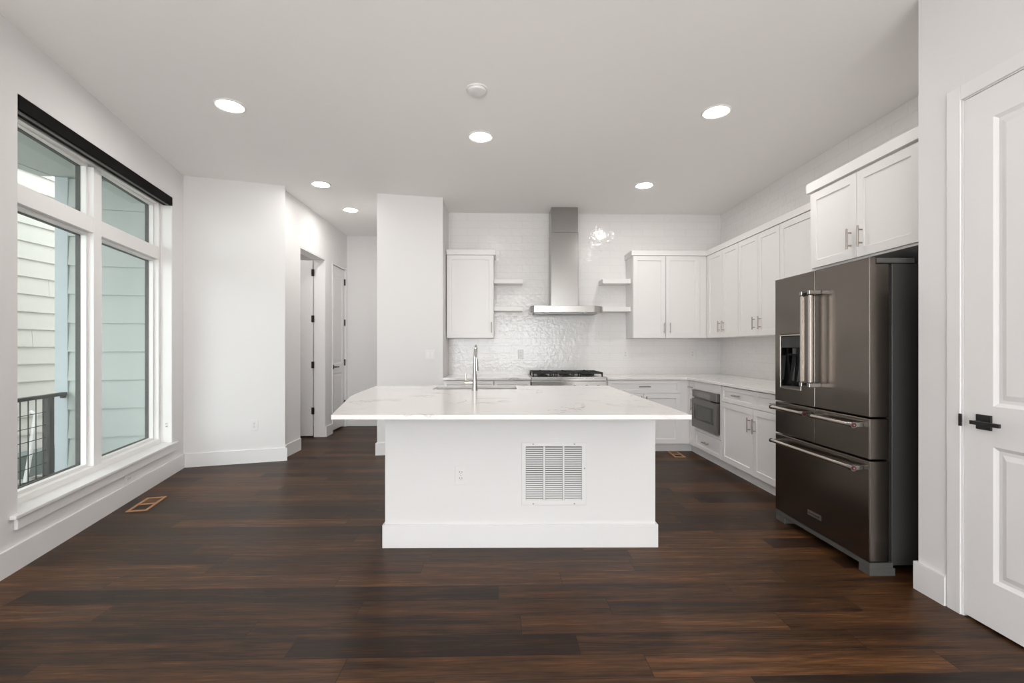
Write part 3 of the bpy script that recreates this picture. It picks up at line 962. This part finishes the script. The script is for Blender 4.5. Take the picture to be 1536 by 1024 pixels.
# ------------------------------------------------------------------ range
rg = thing('gas_range', 'stainless gas range with black grates under the hood', 'stove', frame(0.83, 5.70))
RX, RW = 0.374, 0.912
MB().box(RX, RX + RW, 5.735, YB - 0.004, 0.10, 0.905).build('body', STEEL_H, rg)
MB().box(RX + 0.01, RX + RW - 0.01, 5.80, 5.82, 0.0, 0.0995).build('toe_panel', BLACK, rg)
MB().box(RX, RX + RW, 5.700, YB - 0.004, 0.9055, 0.922).build('cooktop', STEEL_H, rg, bevel=0.004)
MB().box(RX, RX + RW, 5.695, 5.7345, 0.872, 0.9050).build('front_lip', STEEL_H, rg, bevel=0.005)
cp = MB().box(RX, RX + RW, 5.695, 5.7345, 0.745, 0.868).build('control_panel', STEEL_H, rg, bevel=0.003)
for k in range(6):
    x = RX + 0.10 + k * (RW - 0.2) / 5
    MB().cyl((x, 5.6945, 0.800), (x, 5.655, 0.800), 0.026, 0.022, n=24).build('knob', STEEL, cp, smooth=True)
od = MB().ring([(RX + 0.004, 0.12), (RX + RW - 0.004, 0.12), (RX + RW - 0.004, 0.738), (RX + 0.004, 0.738)], [(RX + 0.14, 0.28), (RX + RW - 0.14, 0.28), (RX + RW - 0.14, 0.56), (RX + 0.14, 0.56)], 5.698, 5.7345).build('oven_door', STEEL_H, rg, bevel=0.003)
MB().box(RX + 0.141, RX + RW - 0.141, 5.704, 5.730, 0.281, 0.559).build('oven_window', BLACKGLOSS, od)
MB().cyl((RX + 0.06, 5.650, 0.675), (RX + RW - 0.06, 5.650, 0.675), 0.012).cyl((RX + 0.10, 5.650, 0.675), (RX + 0.10, 5.697, 0.675), 0.009).cyl((RX + RW - 0.10, 5.650, 0.675), (RX + RW - 0.10, 5.697, 0.675), 0.009).build('oven_handle', STEEL_H, od, smooth=True)
GW = 0.284
for k in range(3):
    x0 = RX + 0.022 + k * (GW + 0.008)
    x1 = x0 + GW
    mb = MB()
    z0, z1 = 0.952, 0.972
    for x in (x0, x1 - 0.014):
        mb.box(x, x + 0.014, 5.80, 6.36, z0, z1)
    for y in (5.80, 6.073, 6.346):
        mb.box(x0, x1, y, y + 0.014, z0, z1)
    xm = (x0 + x1) / 2
    for yc in (5.945, 6.215):
        mb.box(x0 + 0.02, xm - 0.03, yc - 0.006, yc + 0.006, z0 + 0.004, z1 + 0.006)
        mb.box(xm + 0.03, x1 - 0.02, yc - 0.006, yc + 0.006, z0 + 0.004, z1 + 0.006)
        mb.box(xm - 0.006, xm + 0.006, yc - 0.12, yc - 0.03, z0 + 0.004, z1 + 0.006)
        mb.box(xm - 0.006, xm + 0.006, yc + 0.03, yc + 0.12, z0 + 0.004, z1 + 0.006)
    for x in (x0, x1 - 0.018):
        for y in (5.80, 6.342):
            mb.box(x, x + 0.018, y, y + 0.018, 0.9225, z1 - 0.002)
    # pan under the burners
    mb.build('grate', IRON, rg, bevel=0.002)
    for yc in (5.945, 6.215):
        b_ = MB().lathe([(0.0, 0.951), (0.034, 0.949), (0.040, 0.943), (0.040, 0.9375), (0.0, 0.9375)], (xm, yc), 24).build('burner_cap', IRON, rg, smooth=True)
        MB().lathe([(0.0, 0.937), (0.050, 0.937), (0.060, 0.928), (0.060, 0.9225), (0.0, 0.9225)], (xm, yc), 24).build('burner_base', IRON, b_, smooth=True)

# ------------------------------------------------------------------ island
isl = thing('kitchen_island', 'white painted kitchen island base in the middle of the room', 'kitchen island', frame(0.13, 3.03))
IP = [(-0.733, 3.040), (0.992, 3.010), (0.996, 4.40), (-0.733, 4.40)]
SKX0, SKX1, SKY0, SKY1 = -0.588, 0.146, 4.112, 4.458
# the painted body (open above where the sink hangs)
MB().prism(IP, 0.0, 0.62).prism([IP[0], IP[1], (0.992, 4.05), (-0.733, 4.05)], 0.6201, CT0 - 0.001).prism([(0.20, 4.0502), (0.9925, 4.0502), (0.996, 4.40), (0.20, 4.40)], 0.6201, CT0 - 0.001).build('body', WALL, isl)
def off_poly(poly, d):
    out = []
    n = len(poly)
    for i in range(n):
        a, b_, c_ = Vector(poly[i - 1]), Vector(poly[i]), Vector(poly[(i + 1) % n])
        d1, d2 = (b_ - a).normalized(), (c_ - b_).normalized()
        n1, n2 = Vector((d1.y, -d1.x)), Vector((d2.y, -d2.x))
        m = (n1 + n2).normalized()
        out.append(tuple(b_ + m * (d / max(0.3, m.dot(n1)))))
    return out
MB().prism(off_poly(IP, BT), 0.0, 0.147, holes=[off_poly(IP, 0.0006)]).build('base_trim', TRIM, isl, bevel=0.003)
CP = [(-0.900, 2.545), (1.020, 2.498), (1.018, 4.470), (-1.168, 4.492), (-1.125, 3.70), (-1.110, 3.545)]
o = MB().prism(CP, CT0, CT1, holes=[[(SKX0, SKY0), (SKX1, SKY0), (SKX1, SKY1), (SKX0, SKY1)]]).build('island_countertop', QUARTZ, bevel=0.0025)
tag(o, 'large white veined quartz countertop overhanging the island', 'countertop')
sk = thing('sink', 'stainless undermount sink set in the island countertop behind the faucet', 'sink', frame(-0.22, 4.28, 0.7))
mb = MB()
a, b_, c_, d_ = SKX0 - 0.006, SKX1 + 0.006, SKY0 - 0.006, SKY1 + 0.006
zb, zt_ = 0.665, CT0 - 0.002
mb.box(a - 0.004, a, c_, d_, zb, zt_).box(b_, b_ + 0.004, c_, d_, zb, zt_).box(a, b_, c_ - 0.004, c_, zb, zt_).box(a, b_, d_, d_ + 0.004, zb, zt_).box(a - 0.004, b_ + 0.004, c_ - 0.004, d_ + 0.004, zb - 0.005, zb)
mb.build('basin', simple('sink_steel', (0.20, 0.195, 0.19), 0.4, metal=1.0), sk)
MB().cyl((-0.22, 4.28, zb + 0.0005), (-0.22, 4.28, zb + 0.004), 0.045, n=28).build('drain', CHROME, sk)

# faucet on the seating side of the sink
fx, fy = -0.214, 3.985
fa = thing('faucet', 'tall brushed steel kitchen faucet with side lever on the island', 'faucet', frame(fx, fy, CT1))
MB().tube([(fx, fy, CT1), (fx, fy, CT1 + 0.006), (fx, fy, CT1 + 0.05), (fx, fy, CT1 + 0.16), (fx, fy, CT1 + 0.24)], [0.0265, 0.0255, 0.022, 0.015, 0.012], n=24).build('body', CHROME, fa, smooth=True)
arc = [(fx, fy, CT1 + 0.2402)]
for k in range(0, 13):
    t = math.pi * k / 12
    arc.append((fx + 0.004 * math.sin(t), fy + 0.10 - 0.10 * math.cos(t), CT1 + 0.275 + 0.10 * math.sin(t)))
arc.append((fx + 0.004, fy + 0.20, CT1 + 0.262))
MB().tube(arc, 0.0115, n=18).build('spout', CHROME, fa, smooth=True)
MB().tube([(fx + 0.004, fy + 0.20, CT1 + 0.2615), (fx + 0.005, fy + 0.20, CT1 + 0.24), (fx + 0.006, fy + 0.20, CT1 + 0.155)], [0.012, 0.0145, 0.0185], n=18).build('spray_head', CHROME, fa, smooth=True)
hv = MB().cyl((fx - 0.018, fy, CT1 + 0.066), (fx - 0.083, fy, CT1 + 0.066), 0.0185, n=20).build('handle_hub', CHROME, fa, smooth=True)
MB().tube([(fx - 0.073, fy, CT1 + 0.0848), (fx - 0.075, fy, CT1 + 0.12), (fx - 0.076, fy, CT1 + 0.148)], [0.0055, 0.0048, 0.0048], n=12).build('lever_rod', CHROME, hv, smooth=True)

# return air grille on the island front
ang = math.atan2(3.010 - 3.040, 0.992 + 0.733)
IF = frame(-0.733, 3.040, 0, ang)
GX0, GX1, GZ0, GZ1 = 0.869, 1.282, 0.268, 0.668
ga = thing('return_air_grille', 'white louvered return air grille on the island front', 'air grille', IF @ Matrix.Translation(((GX0 + GX1) / 2, 0, GZ0)))
MB(IF).frame_rect(GX0, GX1, GZ0, GZ1, 0.028, -0.008, -0.0008, wb=0.032, wt=0.026).build('grille_frame', PLASTIC, ga, bevel=0.003)
MB(IF).box(GX0 + 0.027, GX1 - 0.027, -0.0015, -0.0008, GZ0 + 0.03, GZ1 - 0.025).build('duct_shadow', simple('duct_grey', (0.09, 0.087, 0.084), 0.8), ga)
span = GX1 - GX0 - 0.056
cw = (span - 2 * 0.014) / 3
for k in range(3):
    x0 = GX0 + 0.028 + k * (cw + 0.014)
    mb = MB(IF)
    n = 25
    zlo, zhi = GZ0 + 0.033, GZ1 - 0.027
    for i in range(n):
        z = zlo + (zhi - zlo) * i / n
        st = (zhi - zlo) / n
        # blade leaning outwards at its foot
        mb.add([(x0 + 0.001, -0.0078, z + 0.001), (x0 + cw - 0.001, -0.0078, z + 0.001), (x0 + cw - 0.001, -0.0024, z + st * 0.60), (x0 + 0.001, -0.0024, z + st * 0.60),
                (x0 + 0.001, -0.0070, z + 0.0002), (x0 + cw - 0.001, -0.0070, z + 0.0002), (x0 + cw - 0.001, -0.0017, z + st * 0.56), (x0 + 0.001, -0.0017, z + st * 0.56)],
               [(0, 1, 2, 3), (7, 6, 5, 4), (0, 4, 5, 1), (1, 5, 6, 2), (2, 6, 7, 3), (3, 7, 4, 0)])
    mb.build('louver_panel', PLASTIC, ga)
    if k:
        MB(IF).box(x0 - 0.0135, x0 - 0.0005, -0.0078, -0.0016, GZ0 + 0.033, GZ1 - 0.027).build('divider', PLASTIC, ga, bevel=0.001)
for x, z in ((GX0 + 0.075, GZ1 - 0.010), (GX1 - 0.075, GZ1 - 0.010), (GX0 + 0.075, GZ0 + 0.010), (GX1 - 0.075, GZ0 + 0.010), (GX1 - 0.011, (GZ0 + GZ1) / 2 + 0.035)):
    MB(IF).cyl((x, -0.0105, z), (x, -0.0082, z), 0.0042, 0.005, n=12).build('screw', NICKEL, ga)

# ------------------------------------------------------------------ outlets and switches
def outlet(fr, label, horizontal=False):
    """duplex outlet; local x-z is the wall plane, local -y faces the room, centred on the origin"""
    t = thing('wall_outlet', label, 'outlet', fr, 'white duplex outlets')
    f2 = fr @ (Matrix.Rotation(math.pi / 2, 4, 'Y') if horizontal else ID)
    MB(f2).box(-0.037, 0.037, -0.006, -0.0006, -0.060, 0.060).build('cover_plate', PLASTIC, t, bevel=0.0025)
    for s_ in (-1, 1):
        zc = s_ * 0.0195
        r_ = MB(f2).box(-0.0165, 0.0165, -0.0082, -0.0062, zc - 0.014, zc + 0.014).build('receptacle', PLASTIC, t, bevel=0.002)
        MB(f2).box(-0.0085, -0.0055, -0.0088, -0.0083, zc - 0.001, zc + 0.008).build('slot', DARKSLOT, r_)
        MB(f2).box(0.0055, 0.0085, -0.0088, -0.0083, zc - 0.001, zc + 0.008).build('slot', DARKSLOT, r_)
        MB(f2).cyl((0, -0.0088, zc - 0.007), (0, -0.0083, zc - 0.007), 0.0026, n=10).build('ground_hole', DARKSLOT, r_)
    MB(f2).cyl((0, -0.0072, 0), (0, -0.0061, 0), 0.003, n=10).build('screw', NICKEL, t)
    return t
outlet(IF @ Matrix.Translation((0.483, 0, 0.459)), 'white outlet on the island front, left of the air grille')
NA = math.atan2(5.42 - 5.13, -2.43 + 3.37)
outlet(frame(-2.726, 5.3287, 0.415, NA), 'white outlet low on the wall between the large window and the hall')
outlet(LF @ Matrix.Translation((1.39, -0.0005, 0.190)) @ Matrix.Rotation(0, 4, 'Z'), 'white sideways outlet under the window sill, just above the baseboard', True)
outlet(frame(0.279, YB, 1.187), 'white outlet in the tile between faucet and range')
outlet(frame(1.713, YB, 1.187), 'white outlet in the tile between range and corner cabinet')
outlet(frame(2.640, YB, 1.190), 'white outlet in the tile near the right corner, left of the tile switch')
def rocker(fr, n, label):
    t = thing('light_switch', label, 'light switch', fr)
    w = 0.035 + 0.046 * (n - 1) + 0.035
    MB(fr).box(-w / 2, w / 2, -0.006, -0.0006, -0.058, 0.058).build('cover_plate', PLASTIC, t, bevel=0.0025)
    for k in range(n):
        x = (k - (n - 1) / 2) * 0.046
        MB(fr).add([(x - 0.016, -0.0063, -0.033), (x + 0.016, -0.0063, -0.033), (x + 0.016, -0.0063, 0.033), (x - 0.016, -0.0063, 0.033),
                    (x - 0.016, -0.0115, -0.033), (x + 0.016, -0.0115, -0.033), (x + 0.016, -0.0075, 0.033), (x - 0.016, -0.0075, 0.033)],
                   [(0, 1, 2, 3), (7, 6, 5, 4), (0, 4, 5, 1), (1, 5, 6, 2), (2, 6, 7, 3), (3, 7, 4, 0)]).build('rocker', PLASTIC, t)
    return t
PA = math.atan2(5.805 - 5.66, -0.70 + 1.46)
rocker(frame(-0.851, 5.7762, 1.188, PA), 2, 'double rocker light switch on the white pillar')
rocker(frame(2.735, YB, 1.190), 1, 'single rocker switch in the tile near the right corner')

# ------------------------------------------------------------------ floor registers
def register(fr, w, l, label):
    """frame flush in the floor; local x = width, local y = length"""
    t = thing('floor_register', label, 'floor vent', fr, 'bare wooden floor register frames')
    mb = MB(fr)
    e = 0.020
    mb.box(-w / 2, w / 2, -l / 2, -l / 2 + e, 0.0006, 0.007).box(-w / 2, w / 2, l / 2 - e, l / 2, 0.0006, 0.007)
    mb.box(-w / 2, -w / 2 + e, -l / 2 + e, l / 2 - e, 0.0006, 0.007).box(w / 2 - e, w / 2, -l / 2 + e, l / 2 - e, 0.0006, 0.007)
    mb.build('register_frame', RAWWOOD, t)
    MB(fr).box(-w / 2 + e, w / 2 - e, -0.012, 0.012, 0.0006, 0.0065).build('crossbar', RAWWOOD, t)
    MB(fr).box(-w / 2 + e, w / 2 - e, -l / 2 + e, -0.0125, 0.0004, 0.0016).build('opening_shadow', DUCTDARK, t)  # dark sheet, shade of the open duct put into its colour
    MB(fr).box(-w / 2 + e, w / 2 - e, 0.0125, l / 2 - e, 0.0004, 0.0016).build('duct_flap', simple('duct_brown', (0.11, 0.052, 0.026), 0.6), t)
register(frame(-2.868, 3.926, 0, LROT - math.pi / 2), 0.145, 0.360, 'wood framed floor register by the large window wall')
register(frame(2.100, 5.600, 0, -0.06), 0.125, 0.290, 'wood framed floor register at the corner toe kick')

# ------------------------------------------------------------------ refrigerator (faces -X)
FX = 2.05                        # door faces
FY0, FY1, FYM = 2.583, 3.483, 3.040
fg = thing('refrigerator', 'dark stainless five door refrigerator with ice dispenser', 'refrigerator', frame(2.45, 3.033))
MB().box(FX + 0.138, 2.88, FY0 + 0.012, FY1 - 0.012, 0.055, 1.742).build('case', CASE, fg, bevel=0.003)
MB().box(FX + 0.114, FX + 0.1375, FY0 + 0.020, FY1 - 0.020, 0.09, 1.735).build('door_gasket', GASKET, fg)
for y in (FY0 + 0.002, FY1 - 0.062):
    h = MB().prism([(FX + 0.045, y), (FX + 0.26, y), (FX + 0.28, y + 0.03), (FX + 0.26, y + 0.06), (FX + 0.045, y + 0.06)], 1.7435, 1.772).build('hinge_cover', GREYPLASTIC, fg, bevel=0.004)
ZD0, ZD1 = 0.884, 1.775
def fdoor(name, y0, y1, z0, z1, mat=FRIDGE):
    return MB().box(FX, FX + 0.113, y0, y1, z0, z1).build(name, mat, fg, bevel=0.006, seg=3)
# right door notched for the hinge at the top near corner
mb = MB()
dy0, dy1 = FY0, FYM - 0.003
pr = [(dy0, ZD0), (dy1, ZD0), (dy1, ZD1), (dy0, ZD1)]
mb.box(FX, FX + 0.113, dy0, dy1, ZD0, ZD1 - 0.038)
rd = MB()
prof = [(FX, ZD0), (FX + 0.113, ZD0), (FX + 0.113, ZD1 - 0.036), (FX + 0.040, ZD1 - 0.036), (FX + 0.040, ZD1), (FX, ZD1)]
n = len(prof)
rd.add([(x, dy0, z) for x, z in prof] + [(x, dy1, z) for x, z in prof], [tuple(range(n)), tuple(reversed(range(n, 2 * n)))] + [(i, (i + 1) % n, n + (i + 1) % n, n + i) for i in range(n)])
rdoor = rd.build('right_door', FRIDGE, fg, bevel=0.005, seg=3)
# left door with the dispenser opening
VY0, VY1, VZ0, VZ1 = 3.178, 3.424, 0.976, 1.366
F_L = frame(FX, FY1, 0, ROT_R)           # local x towards the camera, local y into the fridge
ld = MB(F_L)
LWID = FY1 - (FYM + 0.003)
ld.ring([(0, ZD0), (LWID, ZD0), (LWID, ZD1), (0, ZD1)], [(FY1 - VY1, VZ0), (FY1 - VY0, VZ0), (FY1 - VY0, VZ1), (FY1 - VY1, VZ1)], 0.0, 0.113)
ldoor = ld.build('left_door', FRIDGE, fg, bevel=0.004, seg=3)
va, vb = FY1 - VY1, FY1 - VY0
MB(F_L).frame_rect(va + 0.0005, vb - 0.0005, VZ0 + 0.0005, VZ1 - 0.0005, 0.010, -0.003, 0.085).build('dispenser_frame', FRIDGE_BAR, ldoor, bevel=0.001)
va, vb, vz0, vz1 = va + 0.011, vb - 0.011, VZ0 + 0.011, VZ1 - 0.011
MB(F_L).box(va, vb, 0.086, 0.095, vz0, vz1).box(va, va + 0.003, 0.001, 0.0855, vz0, vz1).box(vb - 0.003, vb, 0.001, 0.0855, vz0, vz1).build('dispenser_recess', BLACKGLOSS, ldoor)
MB(F_L).box(va + 0.0035, vb - 0.0035, 0.004, 0.085, vz1 - 0.085, vz1 - 0.001).build('dispenser_display', BLACKGLOSS, ldoor, bevel=0.003)
MB(F_L).cyl(((va + vb) / 2, 0.035, vz1 - 0.125), ((va + vb) / 2, 0.035, vz1 - 0.086), 0.016, n=20).build('spout', GREYPLASTIC, ldoor, smooth=True)
for x in (va + 0.065, vb - 0.070):
    MB(F_L).add([(x - 0.022, 0.060, vz1 - 0.14), (x + 0.022, 0.060, vz1 - 0.14), (x + 0.028, 0.040, vz0 + 0.05), (x - 0.028, 0.040, vz0 + 0.05),
                 (x - 0.022, 0.066, vz1 - 0.14), (x + 0.022, 0.066, vz1 - 0.14), (x + 0.028, 0.046, vz0 + 0.05), (x - 0.028, 0.046, vz0 + 0.05)],
                [(0, 1, 2, 3), (7, 6, 5, 4), (0, 4, 5, 1), (1, 5, 6, 2), (2, 6, 7, 3), (3, 7, 4, 0)]).build('dispenser_paddle', BLACKGLOSS, ldoor)
MB(F_L).box(va + 0.0035, vb - 0.0035, 0.002, 0.085, vz0 + 0.001, vz0 + 0.010).build('drip_tray', GREYPLASTIC, ldoor)
# drawers
ZM0, ZM1, ZL0, ZL1 = 0.648, 0.876, 0.078, 0.640
dl = fdoor('left_drawer', FYM + 0.003, FY1, ZM0, ZM1)
dr = fdoor('right_drawer', FY0, FYM - 0.003, ZM0, ZM1)
db = fdoor('freezer_drawer', FY0, FY1, ZL0, ZL1)
# upright door handles: square bars on brackets
def bar_handle(parent, y, z0, z1):
    hb = MB().box(FX - 0.075, FX - 0.053, y - 0.011, y + 0.011, z0 + 0.028, z1 - 0.028).build('handle', FRIDGE_BAR, parent, bevel=0.005, seg=3)
    for z in (z0, z1 - 0.0275):
        MB().box(FX - 0.079, FX - 0.0005, y - 0.013, y + 0.013, z, z + 0.0275).build('handle_bracket', STEEL, hb, bevel=0.003)
bar_handle(ldoor, FYM + 0.028, 1.018, 1.640)
bar_handle(rdoor, FYM - 0.052, 1.018, 1.640)
def tube_handle(parent, y0, y1, z):
    xh = FX - 0.062
    h = MB().cyl((xh, y0 + 0.031, z), (xh, y1 - 0.0005, z), 0.0125, n=24).build('handle', FRIDGE_BAR, parent, smooth=True)
    for y, s_ in ((y0, 1), (y1, -1)):
        MB().box(xh - 0.004, FX - 0.0005, min(y, y + s_ * 0.03), max(y, y + s_ * 0.03), z - 0.0135, z + 0.0135).build('handle_bracket', STEEL, h, bevel=0.003)
    MB().cyl((xh, y0 - 0.006, z), (xh, y0 + 0.030, z), 0.0165, n=24).build('end_cap', STEEL, h, smooth=True)
    MB().cyl((xh, y0 - 0.0085, z), (xh, y0 - 0.0061, z), 0.0125, n=24).build('red_medallion', RED, h)
    MB().cyl((xh, y0 - 0.0100, z), (xh, y0 - 0.0086, z), 0.0055, n=20).build('medallion_centre', STEEL, h)
    MB().cyl((xh, y1, z), (xh, y1 + 0.012, z), 0.0150, n=24).build('end_cap', BLACK, h, smooth=True)
tube_handle(dl, FYM + 0.020, FY1 - 0.060, 0.838)
tube_handle(dr, FY0 + 0.040, FYM - 0.060, 0.836)
tube_handle(db, FY0 + 0.040, FY1 - 0.060, 0.594)
MB().box(FX - 0.004, FX - 0.0003, 2.977, 3.108, 0.165, 0.198).build('badge_plate', GREYPLASTIC, db, bevel=0.001)
MB().box(FX - 0.0055, FX - 0.0041, 2.985, 3.100, 0.178, 0.186).build('badge_line', FRIDGE_BAR, db)
MB().box(FX + 0.004, FX + 0.137, FY0 + 0.002, FY1 - 0.002, 0.045, 0.074).build('base_grille', GREYPLASTIC, fg, bevel=0.002)
for a, b_ in ((FY0 + 0.002, FY0 + 0.085), (FY1 - 0.110, FY1 - 0.002)):
    MB().box(FX + 0.004, FX + 0.15, a, b_, 0.0005, 0.0445).build('foot', GREYPLASTIC, fg, bevel=0.003)
for y in (FY0 + 0.06, FY1 - 0.06):
    MB().cyl((2.78, y - 0.015, 0.0275), (2.78, y + 0.015, 0.0275), 0.027, n=20).build('roller', BLACK, fg)

# ------------------------------------------------------------------ outside the window
GZ = -0.20
struct(MB().box(-30, 12, -25, 25, GZ - 0.1, GZ), 'ground', GRAVEL)

def lap_wall(fr, name, mat, u0, u1, z0, z1, pitch, depth=0.06, proj=0.012, board=None, gap=0.004):
    """lap siding; local x along, local -y faces the viewer"""
    mb = MB(fr)
    mb.box(u0, u1, 0.004, depth, z0, z1)
    z, k = z0, 0
    while z < z1 - 0.005:
        zt2 = min(z + pitch, z1)
        cuts = [u0]
        if board:
            x = u0 + board * ((k * 0.37) % 1.0 + 0.05)
            while x < u1 - 0.1:
                cuts.append(x)
                x += board
        cuts.append(u1)
        for a, b_ in zip(cuts, cuts[1:]):
            b2 = b_ - (gap if b_ < u1 else 0)
            zl = z + 0.006
            mb.add([(a, -proj, zl), (b2, -proj, zl), (b2, 0.002, zt2), (a, 0.002, zt2), (a, 0.0035, zl), (b2, 0.0035, zl), (b2, 0.0035, zt2), (a, 0.0035, zt2)],
                   [(0, 1, 2, 3), (7, 6, 5, 4), (0, 4, 5, 1), (1, 5, 6, 2), (2, 6, 7, 3), (3, 7, 4, 0)])
        z += pitch
        k += 1
    o = mb.build(name, mat)
    return o

# the house's own projecting wall just past the window, teal lap siding, with a corner board
FP = LF @ Matrix.Translation((2.45, 0.215, 0)) @ Matrix.Rotation(math.pi / 2, 4, 'Z')     # local x outwards (local -y faces back along the wall)
FP = LF @ Matrix.Translation((2.45, 0.215, 0)) @ Matrix(((0, 1, 0, 0), (1, 0, 0, 0), (0, 0, 1, 0), (0, 0, 0, 1)))
PW = 0.735
o = lap_wall(FP, 'wall_porch', TEAL, -0.01, PW, GZ, 2.95, 0.2855, depth=0.10, proj=0.020)
o['kind'] = 'structure'
o = MB(FP).box(PW + 0.0005, PW + 0.105, -0.022, 0.40, GZ, 2.95).build('corner_board', BLUETRIM, bevel=0.003)
tag(o, 'pale blue corner board at the outer end of the teal siding', 'corner board', kind='structure')
# porch ceiling with an edge beam
q0, q1 = lw(2.60, 0.215), lw(-3.0, 0.215)
oc = FP @ Vector((PW + 0.105, -0.022, 0))
struct(MB().prism([(q0.x, q0.y), (oc.x - 0.02, oc.y + 0.4), (oc.x - 0.02, oc.y), (-4.46, 0.2), (q1.x, q1.y)], 2.955, 3.05), 'ceiling_porch', TEAL)
o = MB().prism([(oc.x - 0.14, oc.y), (-4.58, 0.2), (-4.46, 0.2), (oc.x - 0.022, oc.y)], 2.950, 3.20).build('trim_1', TEAL, kind='structure')

u0, u1 = lw(-1.2, 0.1), lw(2.6, 0.1)
struct(MB().prism([(u0.x, -3.6), (3.2, -3.6), (3.2, 8.0), (-4.0, 8.0), (u1.x, u1.y), (u0.x, u0.y)], H + 0.121, 6.2), 'sky_block_upper', TEAL)  # added unseen block, evens the sky light on the neighbouring wall

# neighbouring house across the side yard
nb = thing('neighbor_house', 'cream lap sided neighboring house wall seen through the left panes', 'house', frame(-5.60, 6.0, GZ))
FN = frame(-5.60, 0.0, 0, math.pi / 2)       # local x = +Y, local y = -X
lp = lap_wall(FN, 'siding', CREAM, 1.5, 11.0, 0.035, 5.2, 0.2075, proj=0.012, board=1.9)
inv = WM[nb.name].inverted()
lp.parent = nb
lp.matrix_parent_inverse = inv
MB(FN).box(1.5, 11.0, 0.01, 0.3, GZ + 0.001, 0.034).build('foundation', FOUND, nb)
MB(FN).box(1.4, 11.1, -0.45, 3.0, 5.21, 5.38).build('eave', TRIM, nb)
bn = MB().box(-5.57, -5.36, 5.42, 6.60, GZ + 0.001, 0.06).build('foundation_ledge', FOUND)
tag(bn, 'low grey concrete ledge at the foot of the cream house', 'ledge')
dp = MB().tube([(-5.18, 5.30, GZ + 0.002), (-5.22, 5.40, 0.10), (-5.26, 5.50, 0.52), (-5.33, 5.52, 0.545)], 0.020, n=14).build('drain_pipe', PLASTIC, smooth=True)
tag(dp, 'thin white pipe leaning behind the mesh railing outside', 'pipe')

# balcony railing: charcoal frame with wire mesh
r1 = FP @ Vector((PW + 0.02, -0.03, 0))
RD = -LD                                   # runs back along the house
RFR = frame(r1.x, r1.y, 0, math.atan2(RD.y, RD.x))
rl = thing('balcony_railing', 'charcoal metal balcony railing with wire mesh outside the window', 'railing', RFR @ Matrix.Translation((0, 0, GZ)))
RLEN, RTOP = 1.9, 0.838
MB(RFR).box(0.005, RLEN, -0.026, 0.026, RTOP - 0.030, RTOP).build('top_rail', RAIL, rl, bevel=0.002)
MB(RFR).box(0.01, RLEN, -0.018, 0.018, GZ + 0.06, GZ + 0.09).build('bottom_rail', RAIL, rl)
for x in (0.24, 1.80):
    MB(RFR).box(x - 0.030, x + 0.030, -0.0295, 0.0295, GZ + 0.001, RTOP - 0.0305).build('post', RAIL, rl)
mb = MB(RFR)
MB(RFR).box(0.005, 0.05, -0.012, 0.012, RTOP - 0.055, RTOP - 0.0305).build('wall_bracket', RAIL, rl)
k = 0
x = 0.315
while x < 1.76:
    MB(RFR).cyl((x, 0.004, GZ + 0.0905), (x, 0.004, RTOP - 0.031), 0.0045, n=6).build('mesh_wire', RAIL, rl)
    x += 0.098
z = GZ + 0.17
while z < RTOP - 0.05:
    MB(RFR).cyl((0.271, -0.005, z), (1.769, -0.005, z), 0.0035, n=6).build('mesh_wire', RAIL, rl)
    z += 0.118
